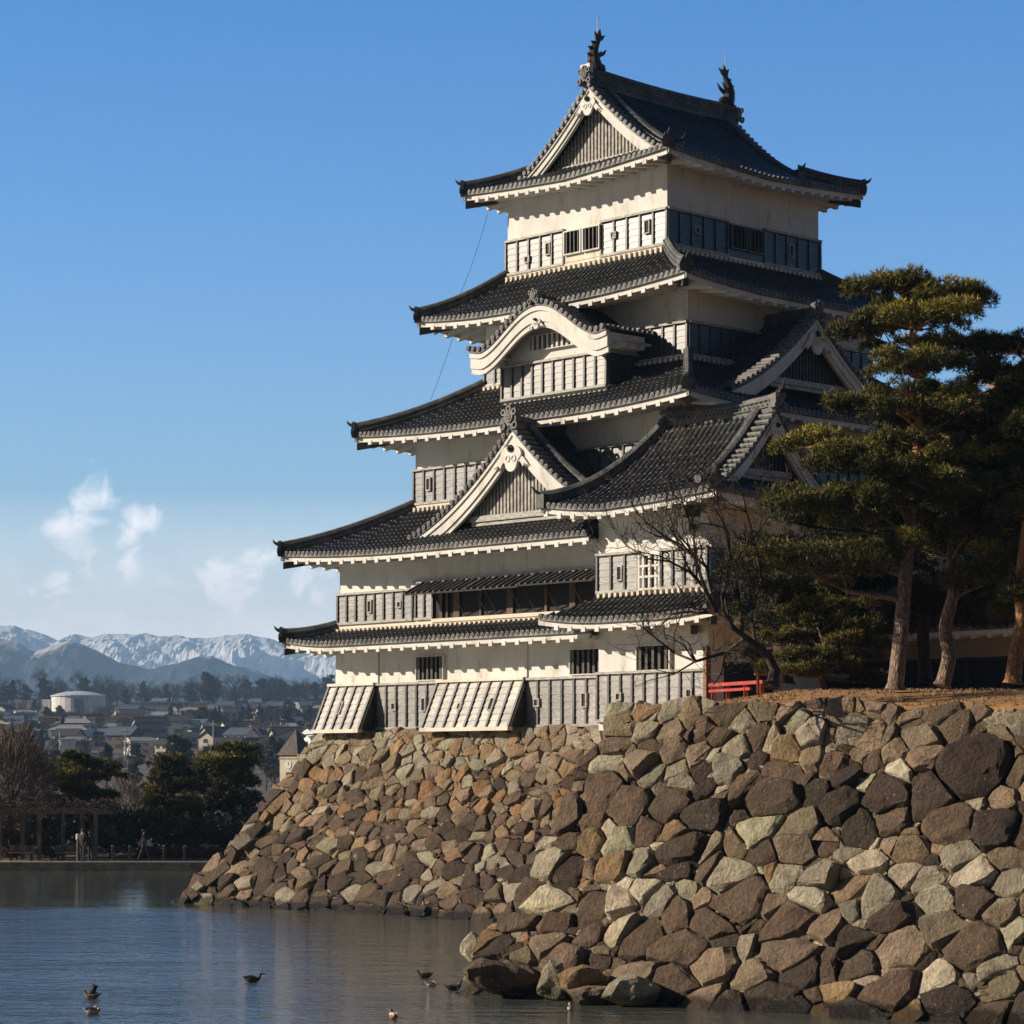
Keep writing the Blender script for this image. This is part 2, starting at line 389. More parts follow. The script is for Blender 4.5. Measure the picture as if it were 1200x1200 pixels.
RIB = .27
def roof_tier(parent, rect, D, ze, rise, a=.75, lift=.28, sides='frlb', clip={}, tcap={}, top=None, overhang=1.6, rafters=.72, mortar=True, name='roof', nohip=(), tstart=None, hipmax=1.0):
    """concave tiled skirt roof. rect = eave rectangle, D = run per side, ze = eave height."""
    x0, x1, y0, y1 = rect
    root = MB(); eav = MB(); mor = MB()
    def info(side):
        if side in 'fb': return x0, x1, D['l'], D['r']
        return y0, y1, D['f'], D['b']
    F = {'f': lambda s, i, z: (s, y0 + i, z), 'b': lambda s, i, z: (s, y1 - i, z), 'r': lambda s, i, z: (x1 - i, s, z), 'l': lambda s, i, z: (x0 + i, s, z)}
    def q_at(side, s):
        a0, a1, d0, d1 = info(side); c = clip.get(side, (None, None))
        q0 = (s - a0) / d0 if c[0] is None else 99
        q1 = (a1 - s) / d1 if c[1] is None else 99
        return max(0, q0), max(0, q1)
    def hz(q, t): return ze + lift * max(0, 1 - q / 2.0) ** 2 * (1 - t) ** 1.2 + rise * (a * t + (1 - a) * t * t)
    def tmax(side, s):
        q0, q1 = q_at(side, s); q = min(q0, q1); cap = tcap.get(side, 1.0)
        if tstart and side in tstart:      # side slopes that go to the ridge between the gable verges
            lo, hi = tstart[side]
            return 1.0 if lo <= s <= hi else min(q, 1)
        return min(q, cap)
    for side in sides:
        a0, a1, d0, d1 = info(side); c = clip.get(side, (None, None))
        s0 = a0 if c[0] is None else c[0]; s1 = a1 if c[1] is None else c[1]
        n = max(2, int(round((s1 - s0) / RIB)))
        f = F[side]; d = D[side]
        ss = [s0 + (s1 - s0) * k / n for k in range(n + 1)]
        cols = []
        for s in ss:
            q = min(q_at(side, s)); tm = tmax(side, s)
            if tstart and side in tstart and tm >= 1: pass
            cols.append((s, q, tm))
        NR = 8
        seg = [cols]
        if tstart and side in tstart:
            lo, hi = tstart[side]
            seg = [[k for k in cols if k[0] < lo] + [(lo, min(q_at(side, lo)), min(1, min(q_at(side, lo))))],
                   [(lo, min(q_at(side, lo)), 1.0)] + [k for k in cols if lo < k[0] < hi] + [(hi, min(q_at(side, hi)), 1.0)],
                   [(hi, min(q_at(side, hi)), min(1, min(q_at(side, hi))))] + [k for k in cols if k[0] > hi]]
        for cs in seg:
            if len(cs) < 2: continue
            rows = []
            for s, q, tm in cs:
                rows.append([Vector(f(s, d * tm * r / NR, hz(q, tm * r / NR))) for r in range(NR + 1)])
            root.grid(rows, 0)
        # ribs of round tiles with end discs
        for k in range(n):
            s = (ss[k] + ss[k + 1]) / 2
            q = min(q_at(side, s)); tm = tmax(side, s)
            L = d * tm
            nt_ = max(1, int(L / .33))
            rows = []
            ca = [(-1, -.25), (-.75, .62), (0, 1), (.75, .62), (1, -.25)]
            for j in range(nt_ + 1):
                t = tm * j / nt_
                for e, rr in ((0, .088),) if j == nt_ else ((0, .088), (.97, .070)):
                    tt = tm * min(1, (j + e) / nt_)
                    z = hz(q, tt)
                    rows.append([f(s + cx * rr, d * tt, z + .01 + cz * rr) for cx, cz in ca])
            root.grid(rows, 0)
            # end disc
            r_ = .098; z = hz(q, 0) + .03
            ring = [(math.cos(2 * PI * i / 8) * r_, math.sin(2 * PI * i / 8) * r_) for i in range(8)]
            A = [f(s + u, -.035, z + w) for u, w in ring]; B = [f(s + u, .05, z + w) for u, w in ring]
            root.add(A + B, [tuple(range(8))] + [(i, (i + 1) % 8, (i + 1) % 8 + 8, i + 8) for i in range(8)], 1)
            ring2 = [(u * .55, w * .55) for u, w in ring]
            root.add([f(s + u, -.05, z + w) for u, w in ring2], [tuple(range(8))], 0)
        # hanging lip of flat tiles
        rows = []
        for s, q, tm in cols:
            z = hz(q, 0)
            rows.append([Vector(f(s, 0, z + .03)), Vector(f(s, -.012, z - .10)), Vector(f(s, .06, z - .13)), Vector(f(s, .10, z - .02))])
        root.grid(rows, 1)
        # white fascia
        rows = []
        for s, q, tm in cols:
            z = hz(q, 0) - .10
            i0 = min(.10, q * d + .02) if tm < .1 else .10
            rows.append([Vector(f(s, i0, z)), Vector(f(s, i0, z - .20)), Vector(f(s, i0 + .1, z - .20)), Vector(f(s, i0 + .1, z))])
        eav.grid(rows, 0, True)
        # soffit
        oh = overhang if isinstance(overhang, (int, float)) else overhang[side]
        rows = []
        for s, q, tm in cols:
            z = hz(q, 0); e = min(oh + .05, q * d)
            rows.append([Vector(f(s, .12, z - .25)), Vector(f(s, max(.13, e), z - .25 + .14 * max(0, e - .1)))])
        eav.grid(rows, 0)
        # rafters
        nr = max(1, int(round((s1 - s0) / rafters)))
        for k in range(nr + 1):
            s = s0 + .18 + (s1 - s0 - .36) * k / nr
            q = min(q_at(side, s)); z = hz(q, 0); e = min(oh, q * d - .02)
            if e < .25: continue
            zt = z - .24; sl = .14
            p = [f(s - .10, .07, zt - .17), f(s + .10, .07, zt - .17), f(s + .10, e, zt - .17 + sl * e), f(s - .10, e, zt - .17 + sl * e),
                 f(s - .10, .07, zt), f(s + .10, .07, zt), f(s + .10, e, zt + sl * e), f(s - .10, e, zt + sl * e)]
            eav.hexa(p, 0)
        if mortar and tcap.get(side, 1) >= 1 and not (tstart and side in tstart):
            sa = a0 + d0 if c[0] is None else c[0]; sb = a1 - d1 if c[1] is None else c[1]
            zt = hz(99, 1)
            mor.fbox(lambda s, o, z: f(s, d - o, z), sa - .05, sb + .05, -.1, .10, zt - .03, zt + .17)
            m_ = int((sb - sa) / RIB)
            for k in range(m_):
                s = sa + (k + .5) * (sb - sa) / m_
                mor.fbox(lambda s_, o, z: f(s_, d - o, z), s - .055, s + .055, .1, .22, zt - .16, zt + .06)
    ro = root.build(name, [tile, tile_end], parent, recalc=False)
    eo = eav.build('eaves', plaster, ro, recalc=True)
    if mor.v: mor.build('mortar_course', cream, ro)
    # hip ridges and corner beams
    cs = {'fl': ('f', 'l', x0, y0, 1, 1), 'fr': ('f', 'r', x1, y0, -1, 1), 'bl': ('b', 'l', x0, y1, 1, -1), 'br': ('b', 'r', x1, y1, -1, -1)}
    for key, (sa, sb, cx, cy, sx, sy) in cs.items():
        if sa not in sides or sb not in sides or key in nohip: continue
        dx = D[sb]; dy = D[sa]
        tm = hipmax
        pts = []
        for i in range(11):
            t = tm * i / 10
            pts.append(Vector((cx + sx * dx * t, cy + sy * dy * t, hz(t, t))))
        g = MB()
        g.sweep([p + Vector((0, 0, .08)) for p in pts], [(-.15, -.1), (.15, -.1), (.15, .02), (.19, .02), (.19, .07), (.14, .07), (.14, .20), (.18, .20), (.18, .25), (.11, .26), (.09, .36), (0, .41), (-.09, .36), (-.11, .26), (-.18, .25), (-.18, .20), (-.14, .20), (-.14, .07), (-.19, .07), (-.19, .02), (-.15, .02)])
        h = g.build('hip_ridge', ridge_m, ro)
        # end plate + upturned horn
        e = MB(); out = (pts[0] - pts[1]); out.z = 0; out.normalize(); sd = Vector((out.y, -out.x, 0))
        p0 = pts[0] + out * .06 + Vector((0, 0, .12))
        poly = [(-.24, -.22), (.24, -.22), (.28, .0), (.2, .2), (.1, .36), (0, .42), (-.1, .36), (-.2, .2), (-.28, 0)]
        A = [p0 + sd * u + Vector((0, 0, w)) + out * .03 for u, w in poly]; B = [q_ - out * .14 for q_ in A]
        n9 = len(poly)
        e.add(A + B, [tuple(range(n9)), tuple(range(2 * n9 - 1, n9 - 1, -1))] + [(i, i + n9, (i + 1) % n9 + n9, (i + 1) % n9) for i in range(n9)])
        e.tube([p0 + Vector((0, 0, .22)) - out * .1, p0 + out * .12 + Vector((0, 0, .30)), p0 + out * .20 + Vector((0, 0, .36)), p0 + out * .25 + Vector((0, 0, .46))], [.09, .07, .05, .015], 6)
        e.tube([p0 - out * .02, p0 + out * .07], .13, 8)
        e.build('ridge_end_tile', tile, ro)
        b_ = MB()
        q0 = pts[0] + Vector((0, 0, -.50)) - out * .12
        q1 = q0 - out * 1.3 + Vector((0, 0, .2))
        b_.sweep([q0, q1], [(-.11, -.12), (.11, -.12), (.11, .14), (-.11, .14)])
        b_.build('corner_beam', wood_dark if True else plaster, ro)
    return ro, hz

def ridge_bar(parent, p, q, h=.55, w=.34, sag=.0, name='ridge', m_=None):
    g = MB(); p = Vector(p); q = Vector(q)
    pts = []
    for i in range(13):
        t = i / 12; v = p.lerp(q, t); v.z += sag * (2 * t - 1) ** 2; pts.append(v)
    hw = w / 2
    prof = [(-hw, -.15), (hw, -.15), (hw, .05), (hw + .05, .05), (hw + .05, .10), (hw - .03, .10)]
    prof += [(hw - .03, h - .20), (hw + .03, h - .20), (hw + .03, h - .14), (hw - .05, h - .12), (hw * .5, h - .02), (0, h + .03)]
    prof += [(-a, b) for a, b in prof[-2::-1]][:-0 or None]
    g.sweep(pts, prof)
    # rows of small pattern tiles along both faces
    sd = (q - p).cross(Vector((0, 0, 1))).normalized(); L = (q - p).length
    k = int(L / .2)
    for r in range(2):
        for i in range(k):
            t = (i + .5 + .5 * (r % 2)) / k
            if t >= 1: continue
            c = p.lerp(q, t); c.z += sag * (2 * t - 1) ** 2 + .17 + r * .13
            dr = (q - p).normalized()
            for sg in (-1, 1):
                o = c + sd * sg * (hw - .04)
                g.tube([o, o + sd * sg * .045], .05, 5)
    return g.build(name, m_ or ridge_m, parent)

def oni(parent, P, out, size=.6, white=False):
    """ridge-end ornament: scrolled plate facing `out`"""
    size *= .82
    g = MB(); out = Vector(out).normalized(); sd = Vector((out.y, -out.x, 0)); P = Vector(P)
    poly = [(-.62, -.35), (-.40, -.05), (-.45, .35), (-.28, .62), (0, .74), (.28, .62), (.45, .35), (.40, -.05), (.62, -.35), (.3, -.28), (0, -.12), (-.3, -.28)]
    A = [P + sd * (u * size) + Vector((0, 0, w * size)) + out * .08 for u, w in poly]; B = [a_ - out * .28 for a_ in A]; n = len(poly)
    g.add(A + B, [tuple(range(n)), tuple(range(2 * n - 1, n - 1, -1))] + [(i, i + n, (i + 1) % n + n, (i + 1) % n) for i in range(n)])
    def ring(cu, cw, r, th=.05):
        pts = [P + sd * ((cu + r * math.cos(a)) * size) + Vector((0, 0, (cw + r * math.sin(a)) * size)) + out * .11 for a in [2 * PI * i / 12 for i in range(13)]]
        g.tube(pts, th * size * 1.4, 5)
    ring(0, .28, .24); ring(0, .28, .10, .07); ring(-.42, -.16, .15); ring(.42, -.16, .15); ring(-.36, .5, .13); ring(.36, .5, .13); ring(0, .66, .13)
    return g.build('ridge_end_ornament', tile_end if not white else plaster, parent)

def pendant(parent, F, s, z, size, o, m_):
    g = MB()
    poly = []
    for i in range(28):
        a = 2 * PI * i / 28
        r = .34 + .12 * abs(math.cos(1.5 * (a + PI / 2))) ** .7
        x = math.cos(a) * r * 1.25; y = math.sin(a) * r
        if y < 0: y *= 1.25; x *= .85
        poly.append((s + x * size, z + y * size))
    g.prism(F, poly, o, o + .10)
    for sg in (-1, 1):
        wing = [(s + sg * .30 * size, z + .12 * size), (s + sg * .65 * size, z - .08 * size), (s + sg * .95 * size, z - .42 * size), (s + sg * .70 * size, z - .30 * size), (s + sg * .62 * size, z - .42 * size), (s + sg * .45 * size, z - .2 * size), (s + sg * .28 * size, z - .28 * size)]
        if sg < 0: wing = wing[::-1]
        g.prism(F, wing, o + .01, o + .07)
        pts = [F(s + sg * (.16 + .11 * math.cos(a)) * size, o + .11, z + (-.08 + .11 * math.sin(a)) * size) for a in [2 * PI * i / 10 for i in range(11)]]
        g.tube(pts, .022 * size + .008, 5)
    p = g.build('gable_pendant', m_, parent)
    k = MB()
    hexp = [(s + math.cos(PI / 3 * i) * .15 * size, z + (.30 + math.sin(PI / 3 * i) * .15) * size) for i in range(6)]
    k.prism(F, hexp, o + .1, o + .17); k.tube([F(s, o + .1, z + .30 * size), F(s, o + .25, z + .30 * size)], .06 * size, 6)
    k.build('pendant_boss', black, p)
    return p

def gable_face(parent, F, cs, w, zf, zlow, bw=.5, lattice=True, pend=.8, low_trim=True, bdrop=.1, pm=None, o_wall=-.45, roll=True, inner=True, wmax=None, lat_m=None, wallm=None):
    """the decorated end of a gable. F(s,out,z); zf(u) = roof line height at |s-cs|=u*w"""
    wmax = wmax or 1.0
    par = MB(); N = 18
    us = [-wmax + 2 * wmax * i / (2 * N) for i in range(2 * N + 1)]
    def band(d0, d1, o0, o1, scale=1.0):
        rows = []
        for u in us:
            uu = u * scale; z = zf(abs(uu)); s = cs + uu * w
            rows.append([Vector(F(s, o1, z - d0)), Vector(F(s, o1, z - d1)), Vector(F(s, o0, z - d1)), Vector(F(s, o0, z - d0))])
        par.grid(rows, 0, True)
        par.add(rows[0], [(0, 1, 2, 3)]); par.add(rows[-1], [(3, 2, 1, 0)])
    band(bdrop, bdrop + bw * .34, -.10, .06)
    band(bdrop + bw * .34, bdrop + bw, -.13, .0)
    if inner: band(bdrop + bw + .005, bdrop + bw * 1.35, -.20, -.06)
    bb = par.build('bargeboard', plaster, parent)
    # wall behind
    wl_ = MB()
    rows = []
    for u in us:
        z = max(zf(abs(u)) - bdrop - .1, zlow); rows.append([Vector(F(cs + u * w, o_wall, zlow)), Vector(F(cs + u * w, o_wall, z))])
    wl_.grid(rows)
    gw = wl_.build('gable_wall', wallm or (plaster if not lattice else wood_dark), parent, recalc=False)
    if lattice:
        g = MB(); sp = .19; n = int(w * wmax / sp)
        for i in range(-n, n + 1):
            s = i * sp; zt = zf(abs(s) / w) - bdrop - .3
            if zt > zlow + .1: g.fbox(F, cs + s - .05, cs + s + .05, o_wall, o_wall + .08, zlow, zt)
        g.build('lattice', lat_m or batten_m, gw)
        if low_trim:
            g = MB(); u1 = wmax * .98
            while zf(u1) - bdrop - bw < zlow + .25 and u1 > .3: u1 -= .02
            g.fbox(F, cs - u1 * w, cs + u1 * w, o_wall + .0, o_wall + .2, zlow - .05, zlow + .17)
            g.fbox(F, cs - u1 * w, cs + u1 * w, o_wall + .0, o_wall + .12, zlow - .20, zlow - .06)
            g.build('sill_beam', rail_m, gw)
    if pend: pendant(parent, F, cs, zf(0) - bdrop - bw * 1.0 - pend * .42, pend, .02, pm or plaster)
    if roll:   # row of round verge tiles with discs
        g = MB(); u = -wmax; 
        acc = 0; last = None; k = 400
        for i in range(k + 1):
            u = -wmax + 2 * wmax * i / k
            p = Vector(F(cs + u * w, 0, zf(abs(u))))
            if last is not None: acc += (p - last).length
            last = p
            if acc >= .29 or i == 0:
                acc = 0; r_ = .10
                z = zf(abs(u)) + .06; s = cs + u * w
                ring = [(math.cos(2 * PI * j / 8) * r_, math.sin(2 * PI * j / 8) * r_) for j in range(8)]
                A = [F(s + a_, .16, z + b_) for a_, b_ in ring]; B = [F(s + a_, -.55, z + b_) for a_, b_ in ring]
                g.add(A + B, [tuple(range(8))] + [(j, (j + 1) % 8, (j + 1) % 8 + 8, j + 8) for j in range(8)], 1)
                g.add([F(s + a_ * .5, .175, z + b_ * .5) for a_, b_ in ring], [tuple(range(8))], 0)
        rows = []
        for u in us:
            z = zf(abs(u)); s = cs + u * w
            rows.append([Vector(F(s, .1, z + .02)), Vector(F(s, .1, z - bdrop - .02)), Vector(F(s, -.5, z - bdrop - .02)), Vector(F(s, -.5, z + .02))])
        g.grid(rows, 0, True)
        g.build('verge_tiles', [tile, tile_end], parent)
    return bb

def gable_slopes(parent, F, cs, w, zf, o_front, depth, name='dormer_roof', wmax=1.0):
    g = MB(); n = int(depth / RIB); N = 14
    for sg in (-1, 1):
        rows = []
        for k in range(n + 1):
            o = o_front - depth * k / n
            rows.append([Vector(F(cs + sg * w * wmax * i / N, o, zf(wmax * i / N))) for i in range(N + 1)])
        g.grid(rows, 0)
        for k in range(n):
            o = o_front - depth * (k + .5) / n
            L = w * wmax; m_ = int(L / .33); rows = []
            ca = [(-1, -.25), (-.75, .62), (0, 1), (.75, .62), (1, -.25)]
            for j in range(m_):
                for e, rr in ((0, .072), (.97, .088)):
                    u = wmax * (j + e) / m_
                    rows.append([F(cs + sg * w * u, o + a_ * rr, zf(u) + b_ * rr + .01) for a_, b_ in ca])
            g.grid(rows, 0)
            u = wmax; z = zf(u) + .03; ring = [(math.cos(2 * PI * j / 8) * .098, math.sin(2 * PI * j / 8) * .098) for j in range(8)]
            g.add([F(cs + sg * (w * u + .03), o + a_, z + b_) for a_, b_ in ring] + [F(cs + sg * (w * u - .06), o + a_, z + b_) for a_, b_ in ring], [tuple(range(8))] + [(j, (j + 1) % 8, (j + 1) % 8 + 8, j + 8) for j in range(8)], 1)
    return g.build(name, [tile, tile_end], parent, recalc=False)

def boarding(parent, F, s0, s1, z0, z1, nb=5, sp=.63, o=.0, o_low=None, skip=(), name='wall_boarding', rails=True, bm_=None):
    """black lapped boards with battens; o_low flares the foot outward (stone-drop)"""
    if skip:
        cur = s0; out = None
        for a_, b_ in sorted(skip) + [(s1, s1)]:
            if a_ - cur > .1: out = boarding(parent, F, cur, a_, z0, z1, nb, sp, o, o_low, (), name, rails, bm_)
            cur = max(cur, b_)
        return out
    ol = o if o_low is None else o_low
    def oo(z): return o + (ol - o) * (z1 - z) / (z1 - z0)
    g = MB(); h = (z1 - z0) / nb
    segs = []; cur = s0
    for a_, b_ in sorted(skip):
        if a_ > cur: segs.append((cur, a_))
        cur = max(cur, b_)
    if cur < s1: segs.append((cur, s1))
    for a_, b_ in segs:
        for k in range(nb):
            za = z0 + k * h; zb = za + h
            p = [F(a_, 0, za), F(b_, 0, za), F(b_, oo(za) + .066, za), F(a_, oo(za) + .066, za), F(a_, 0, zb), F(b_, 0, zb), F(b_, oo(zb) + .050, zb), F(a_, oo(zb) + .050, zb)]
            g.hexa(p, 0)
    n = max(1, int(round((s1 - s0) / sp)))
    for k in range(n + 1):
        s = s0 + (s1 - s0) * k / n
        if any(a_ + .02 < s < b_ - .02 for a_, b_ in skip): continue
        hw = .045
        p = [F(s - hw, oo(z0), z0), F(s + hw, oo(z0), z0), F(s + hw, oo(z0) + .125, z0), F(s - hw, oo(z0) + .125, z0), F(s - hw, oo(z1), z1), F(s + hw, oo(z1), z1), F(s + hw, oo(z1) + .11, z1), F(s - hw, oo(z1) + .11, z1)]
        g.hexa(p, 1)
    if rails:
        for a_, b_ in segs:
            g.fbox(F, a_ - .03, b_ + .03, 0, o + .16, z1, z1 + .09, 2)
            g.fbox(F, a_ - .03, b_ + .03, 0, ol + .15, z0 - .10, z0, 2)
    return g.build(name, [bm_ or board, board_edge, rail_m], parent)

def loophole(parent, F, s, z, w, h, o=.1):
    g = MB(); t = .05
    g.fbox(F, s - w / 2 - t, s + w / 2 + t, 0, o + .05, z + h / 2, z + h / 2 + t, 0)
    g.fbox(F, s - w / 2 - t, s + w / 2 + t, 0, o + .05, z - h / 2 - t, z - h / 2, 0)
    g.fbox(F, s - w / 2 - t, s - w / 2, 0, o + .05, z - h / 2, z + h / 2, 0)
    g.fbox(F, s + w / 2, s + w / 2 + t, 0, o + .05, z - h / 2, z + h / 2, 0)
    g.fbox(F, s - w / 2, s + w / 2, 0, o + .012, z - h / 2, z + h / 2, 1)
    return g.build('loophole', [rail_m, black], parent)

def bar_window(parent, F, s0, s1, z0, z1, n=6, frame_w=.09, o=.02, bw=.1, bm_=None, cross=False, fm_=None):
    g = MB()
    g.fbox(F, s0, s1, o - .02, o, z0, z1)
    w = g.build('window', black, parent)
    g = MB()
    g.fbox(F, s0 - frame_w, s1 + frame_w, 0, o + .12, z1, z1 + frame_w)
    g.fbox(F, s0 - frame_w, s1 + frame_w, 0, o + .12, z0 - frame_w, z0)
    g.fbox(F, s0 - frame_w, s0, 0, o + .12, z0, z1); g.fbox(F, s1, s1 + frame_w, 0, o + .12, z0, z1)
    g.build('window_frame', fm_ or plaster, w)
    g = MB()
    for k in range(n):
        s = s0 + (s1 - s0) * (k + .5) / n
        g.fbox(F, s - bw / 2, s + bw / 2, o, o + .1, z0, z1)
    if cross:
        for zz in (z0 + (z1 - z0) * .35, z0 + (z1 - z0) * .68): g.fbox(F, s0, s1, o + .02, o + .115, zz - .04, zz + .04)
    g.build('window_bars', bm_ or board_edge, w)
    return w

def walls(parent, x0, x1, y0, y1, z0, z1, m_=None, name='wall'):
    g = MB(); g.box(x0, x1, y0, y1, z0, z1)
    return g.build(name, m_ or plaster, parent)

# ---- the keep
keep = empty('castle_keep', C_LOC, C_ROT)
tag(keep, 'tall black and white five tiered castle keep with curved tiled roofs on the stone base', 'castle')
# storey 1
X1l, X1r, Y1f, Y1b = -13.82, 5.70, -4.97, 14.0
walls(keep, X1l, X1r, Y1f, Y1b, 1.3, 5.12)
F1 = frame('f', X1l, X1r, Y1f, Y1b); R1 = frame('r', X1l, X1r, Y1f, Y1b); L1 = frame('l', X1l, X1r, Y1f, Y1b)
boarding(keep, F1, -11.2, -7.55, 1.62, 3.30, 6, .61, bm_=board_w_lit)
boarding(keep, F1, -2.55, 1.9, 1.62, 3.30, 6, .62, bm_=board_w_lit)
def stone_drop(s0, s1, nb=7):
    g = MB()
    z0, z1, od = 1.55, 3.32, .92
    p = lambda s, o, z: Vector(F1(s, o, z))
    # sloping front boards, lapped
    h = (z1 - z0) / nb
    for k in range(nb):
        za = z0 + k * h; zb = za + h
        oa = .10 + (od - .10) * (z1 - za) / (z1 - z0); ob = .10 + (od - .10) * (z1 - zb) / (z1 - z0)
        g.hexa([p(s0, oa - .10, za), p(s1, oa - .10, za), p(s1, oa + .04, za), p(s0, oa + .04, za), p(s0, ob - .10, zb), p(s1, ob - .10, zb), p(s1, ob + .01, zb), p(s0, ob + .01, zb)], 0)
    n = int(round((s1 - s0) / .60))
    for k in range(n + 1):
        s = s0 + (s1 - s0) * k / n
        g.hexa([p(s - .05, od, z0), p(s + .05, od, z0), p(s + .05, od + .10, z0), p(s - .05, od + .10, z0), p(s - .05, .1, z1), p(s + .05, .1, z1), p(s + .05, .19, z1), p(s - .05, .19, z1)], 1)
    g.fbox(F1, s0 - .06, s1 + .06, od - .12, od + .14, z0 - .14, z0, 2)
    g.fbox(F1, s0 - .04, s1 + .04, 0, .24, z1, z1 + .11, 2)
    # cheeks
    for s in (s0 + .02, s1 - .06):
        g.add([p(s, 0, z0), p(s, od, z0), p(s, .1, z1), p(s, 0, z1), p(s + .04, 0, z0), p(s + .04, od, z0), p(s + .04, .1, z1), p(s + .04, 0, z1)], [(0, 1, 2, 3), (7, 6, 5, 4), (0, 4, 5, 1), (1, 5, 6, 2), (2, 6, 7, 3)], 3)
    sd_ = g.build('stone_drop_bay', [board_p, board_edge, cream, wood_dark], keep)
    return sd_, od
def slope_hole(par, s, t, w, h):
    z0, z1, od = 1.55, 3.32, .92
    zc = z0 + (z1 - z0) * t
    def G(ss, o, z):
        k = (z1 - z) / (z1 - z0); return F1(ss, .10 + (od - .10) * k + o - .02, z)
    loophole(par, G, s, zc, w, h, .06)
a_, _ = stone_drop(-14.05, -11.25); slope_hole(a_, -12.9, .5, .16, .42)
b_, _ = stone_drop(-7.45, -2.6); slope_hole(b_, -5.7, .47, .18, .2); slope_hole(b_, -3.95, .5, .16, .42)
loophole(keep, F1, -10.1, 2.45, .2, .22); loophole(keep, F1, -8.3, 2.5, .18, .46)
loophole(keep, F1, -1.95, 2.45, .2, .22); loophole(keep, F1, .55, 2.5, .2, .46)
bar_window(keep, F1, -8.72, -7.2, 3.46, 4.36, 6, .04, .02, .12, wood_dark)
bar_window(keep, F1, -.17, 1.45, 3.46, 4.36, 6, .04, .02, .12, wood_dark)
# posts in plaster
for s in (-11.2, -2.62):
    g = MB(); g.fbox(F1, s - .09, s + .09, 0, .06, 3.40, 4.75); g.build('wall_post', plaster, keep)
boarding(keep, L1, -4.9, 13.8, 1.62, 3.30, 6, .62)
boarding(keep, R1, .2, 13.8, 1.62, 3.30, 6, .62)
roof_tier(keep, (-15.42, 7.3, -6.5, 15.6), dict(f=1.65, r=1.6, l=1.65, b=1.6), 4.97, .62, .8, .26, clip={'f': (None, 2.15), 'r': (0.1, None)}, overhang=1.55)
# storey 2
X2l, X2r, Y2f, Y2b = -13.70, 5.6, -4.85, 13.9
walls(keep, X2l, X2r, Y2f, Y2b, 5.0, 8.8)
F2 = frame('f', X2l, X2r, Y2f, Y2b); L2 = frame('l', X2l, X2r, Y2f, Y2b); R2 = frame('r', X2l, X2r, Y2f, Y2b)
boarding(keep, F2, -13.75, -9.15, 5.92, 7.02, 5, .60, bm_=board_w_lit)
boarding(keep, F2, -8.95, -7.95, 5.92, 7.02, 5, .5, bm_=board_w_lit)
for s, h in ((-11.7, .42), (-9.9, .18)): loophole(keep, F2, s, 6.5, .17, h)
boarding(keep, L2, -4.8, 13.8, 5.92, 7.02, 5, .62); boarding(keep, R2, .5, 13.8, 5.92, 7.02, 5, .62)
# the open gallery behind propped shutters
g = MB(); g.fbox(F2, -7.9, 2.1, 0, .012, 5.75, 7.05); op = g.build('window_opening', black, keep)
g = MB()
for s, w in ((-7.45, .16), (-7.1, .10), (-6.55, .34), (-5.2, .12), (-3.55, .34), (-1.6, .12), (-.2, .3), (1.2, .12)):
    g = MB(); g.fbox(F2, s - w / 2, s + w / 2, .01, .10, 5.75, 7.05); g.build('opening_post', post_brown, op)
g = MB(); g.fbox(F2, -7.95, 2.1, 0, .16, 5.70, 5.84); g.build('window_sill', cream, op)
g = MB()
for s in (-6.1, -4.8, -4.3, -2.9, -2.2, -1.0, .4):
    g = MB(); g.tube([F2(s, .05, 5.9), F2(s + .2, .9, 6.72)], .025, 5); g.build('shutter_prop', post_brown, op)
def shutter(s0, s1, out, drop):
    def G(s, o, z): # z along the shutter 0..1
        return F2(s, .12 + out * z + o * .3, 7.22 - drop * z + o)
    g = MB()
    g.hexa([G(s0, 0, 0), G(s1, 0, 0), G(s1, 0, 1), G(s0, 0, 1), G(s0, .05, 0), G(s1, .05, 0), G(s1, .05, 1), G(s0, .05, 1)], 0)
    n = int((s1 - s0) / .33)
    for k in range(n + 1):
        s = s0 + (s1 - s0 - .09) * k / n
        g.hexa([G(s, .05, 0), G(s + .09, .05, 0), G(s + .09, .05, 1), G(s, .05, 1), G(s, .12, 0), G(s + .09, .12, 0), G(s + .09, .12, 1), G(s, .12, 1)], 1)
    return g.build('shutter', [wood_dark, board_edge], keep)
shutter(-8.4, -4.95, 1.05, .50); shutter(-4.9, -2.0, 1.05, .50); shutter(-1.95, 1.9, 1.05, .46)
g = MB(); g.fbox(F2, -9.0, 2.1, 0, .20, 7.27, 7.40); g.build('shutter_rail', rail_m, keep)
roof_tier(keep, (-15.42, 7.3, -6.57, 15.6), dict(f=3.91, r=3.9, l=3.91, b=3.9), 8.45, 2.08, .78, .30, clip={'f': (None, 2.15), 'r': (0.3, None)}, overhang=1.7)
# storey 3
X3l, X3r, Y3f, Y3b = -11.51, 3.4, -2.66, 11.7
walls(keep, X3l, X3r, Y3f, Y3b, 9.4, 13.65)
F3 = frame('f', X3l, X3r, Y3f, Y3b); R3 = frame('r', X3l, X3r, Y3f, Y3b); L3 = frame('l', X3l, X3r, Y3f, Y3b)
boarding(keep, F3, X3l - .03, X3r, 10.80, 12.08, 5, .62, bm_=board_glare)
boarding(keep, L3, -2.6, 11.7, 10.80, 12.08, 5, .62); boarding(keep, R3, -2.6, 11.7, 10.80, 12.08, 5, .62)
loophole(keep, F3, -10.6, 11.5, .18, .44); loophole(keep, F3, .9, 11.5, .18, .2)
roof_tier(keep, (-13.28, 5.15, -4.43, 13.5), dict(f=3.53, r=3.25, l=4.05, b=3.5), 13.3, 2.08, .74, .30, overhang=1.75)
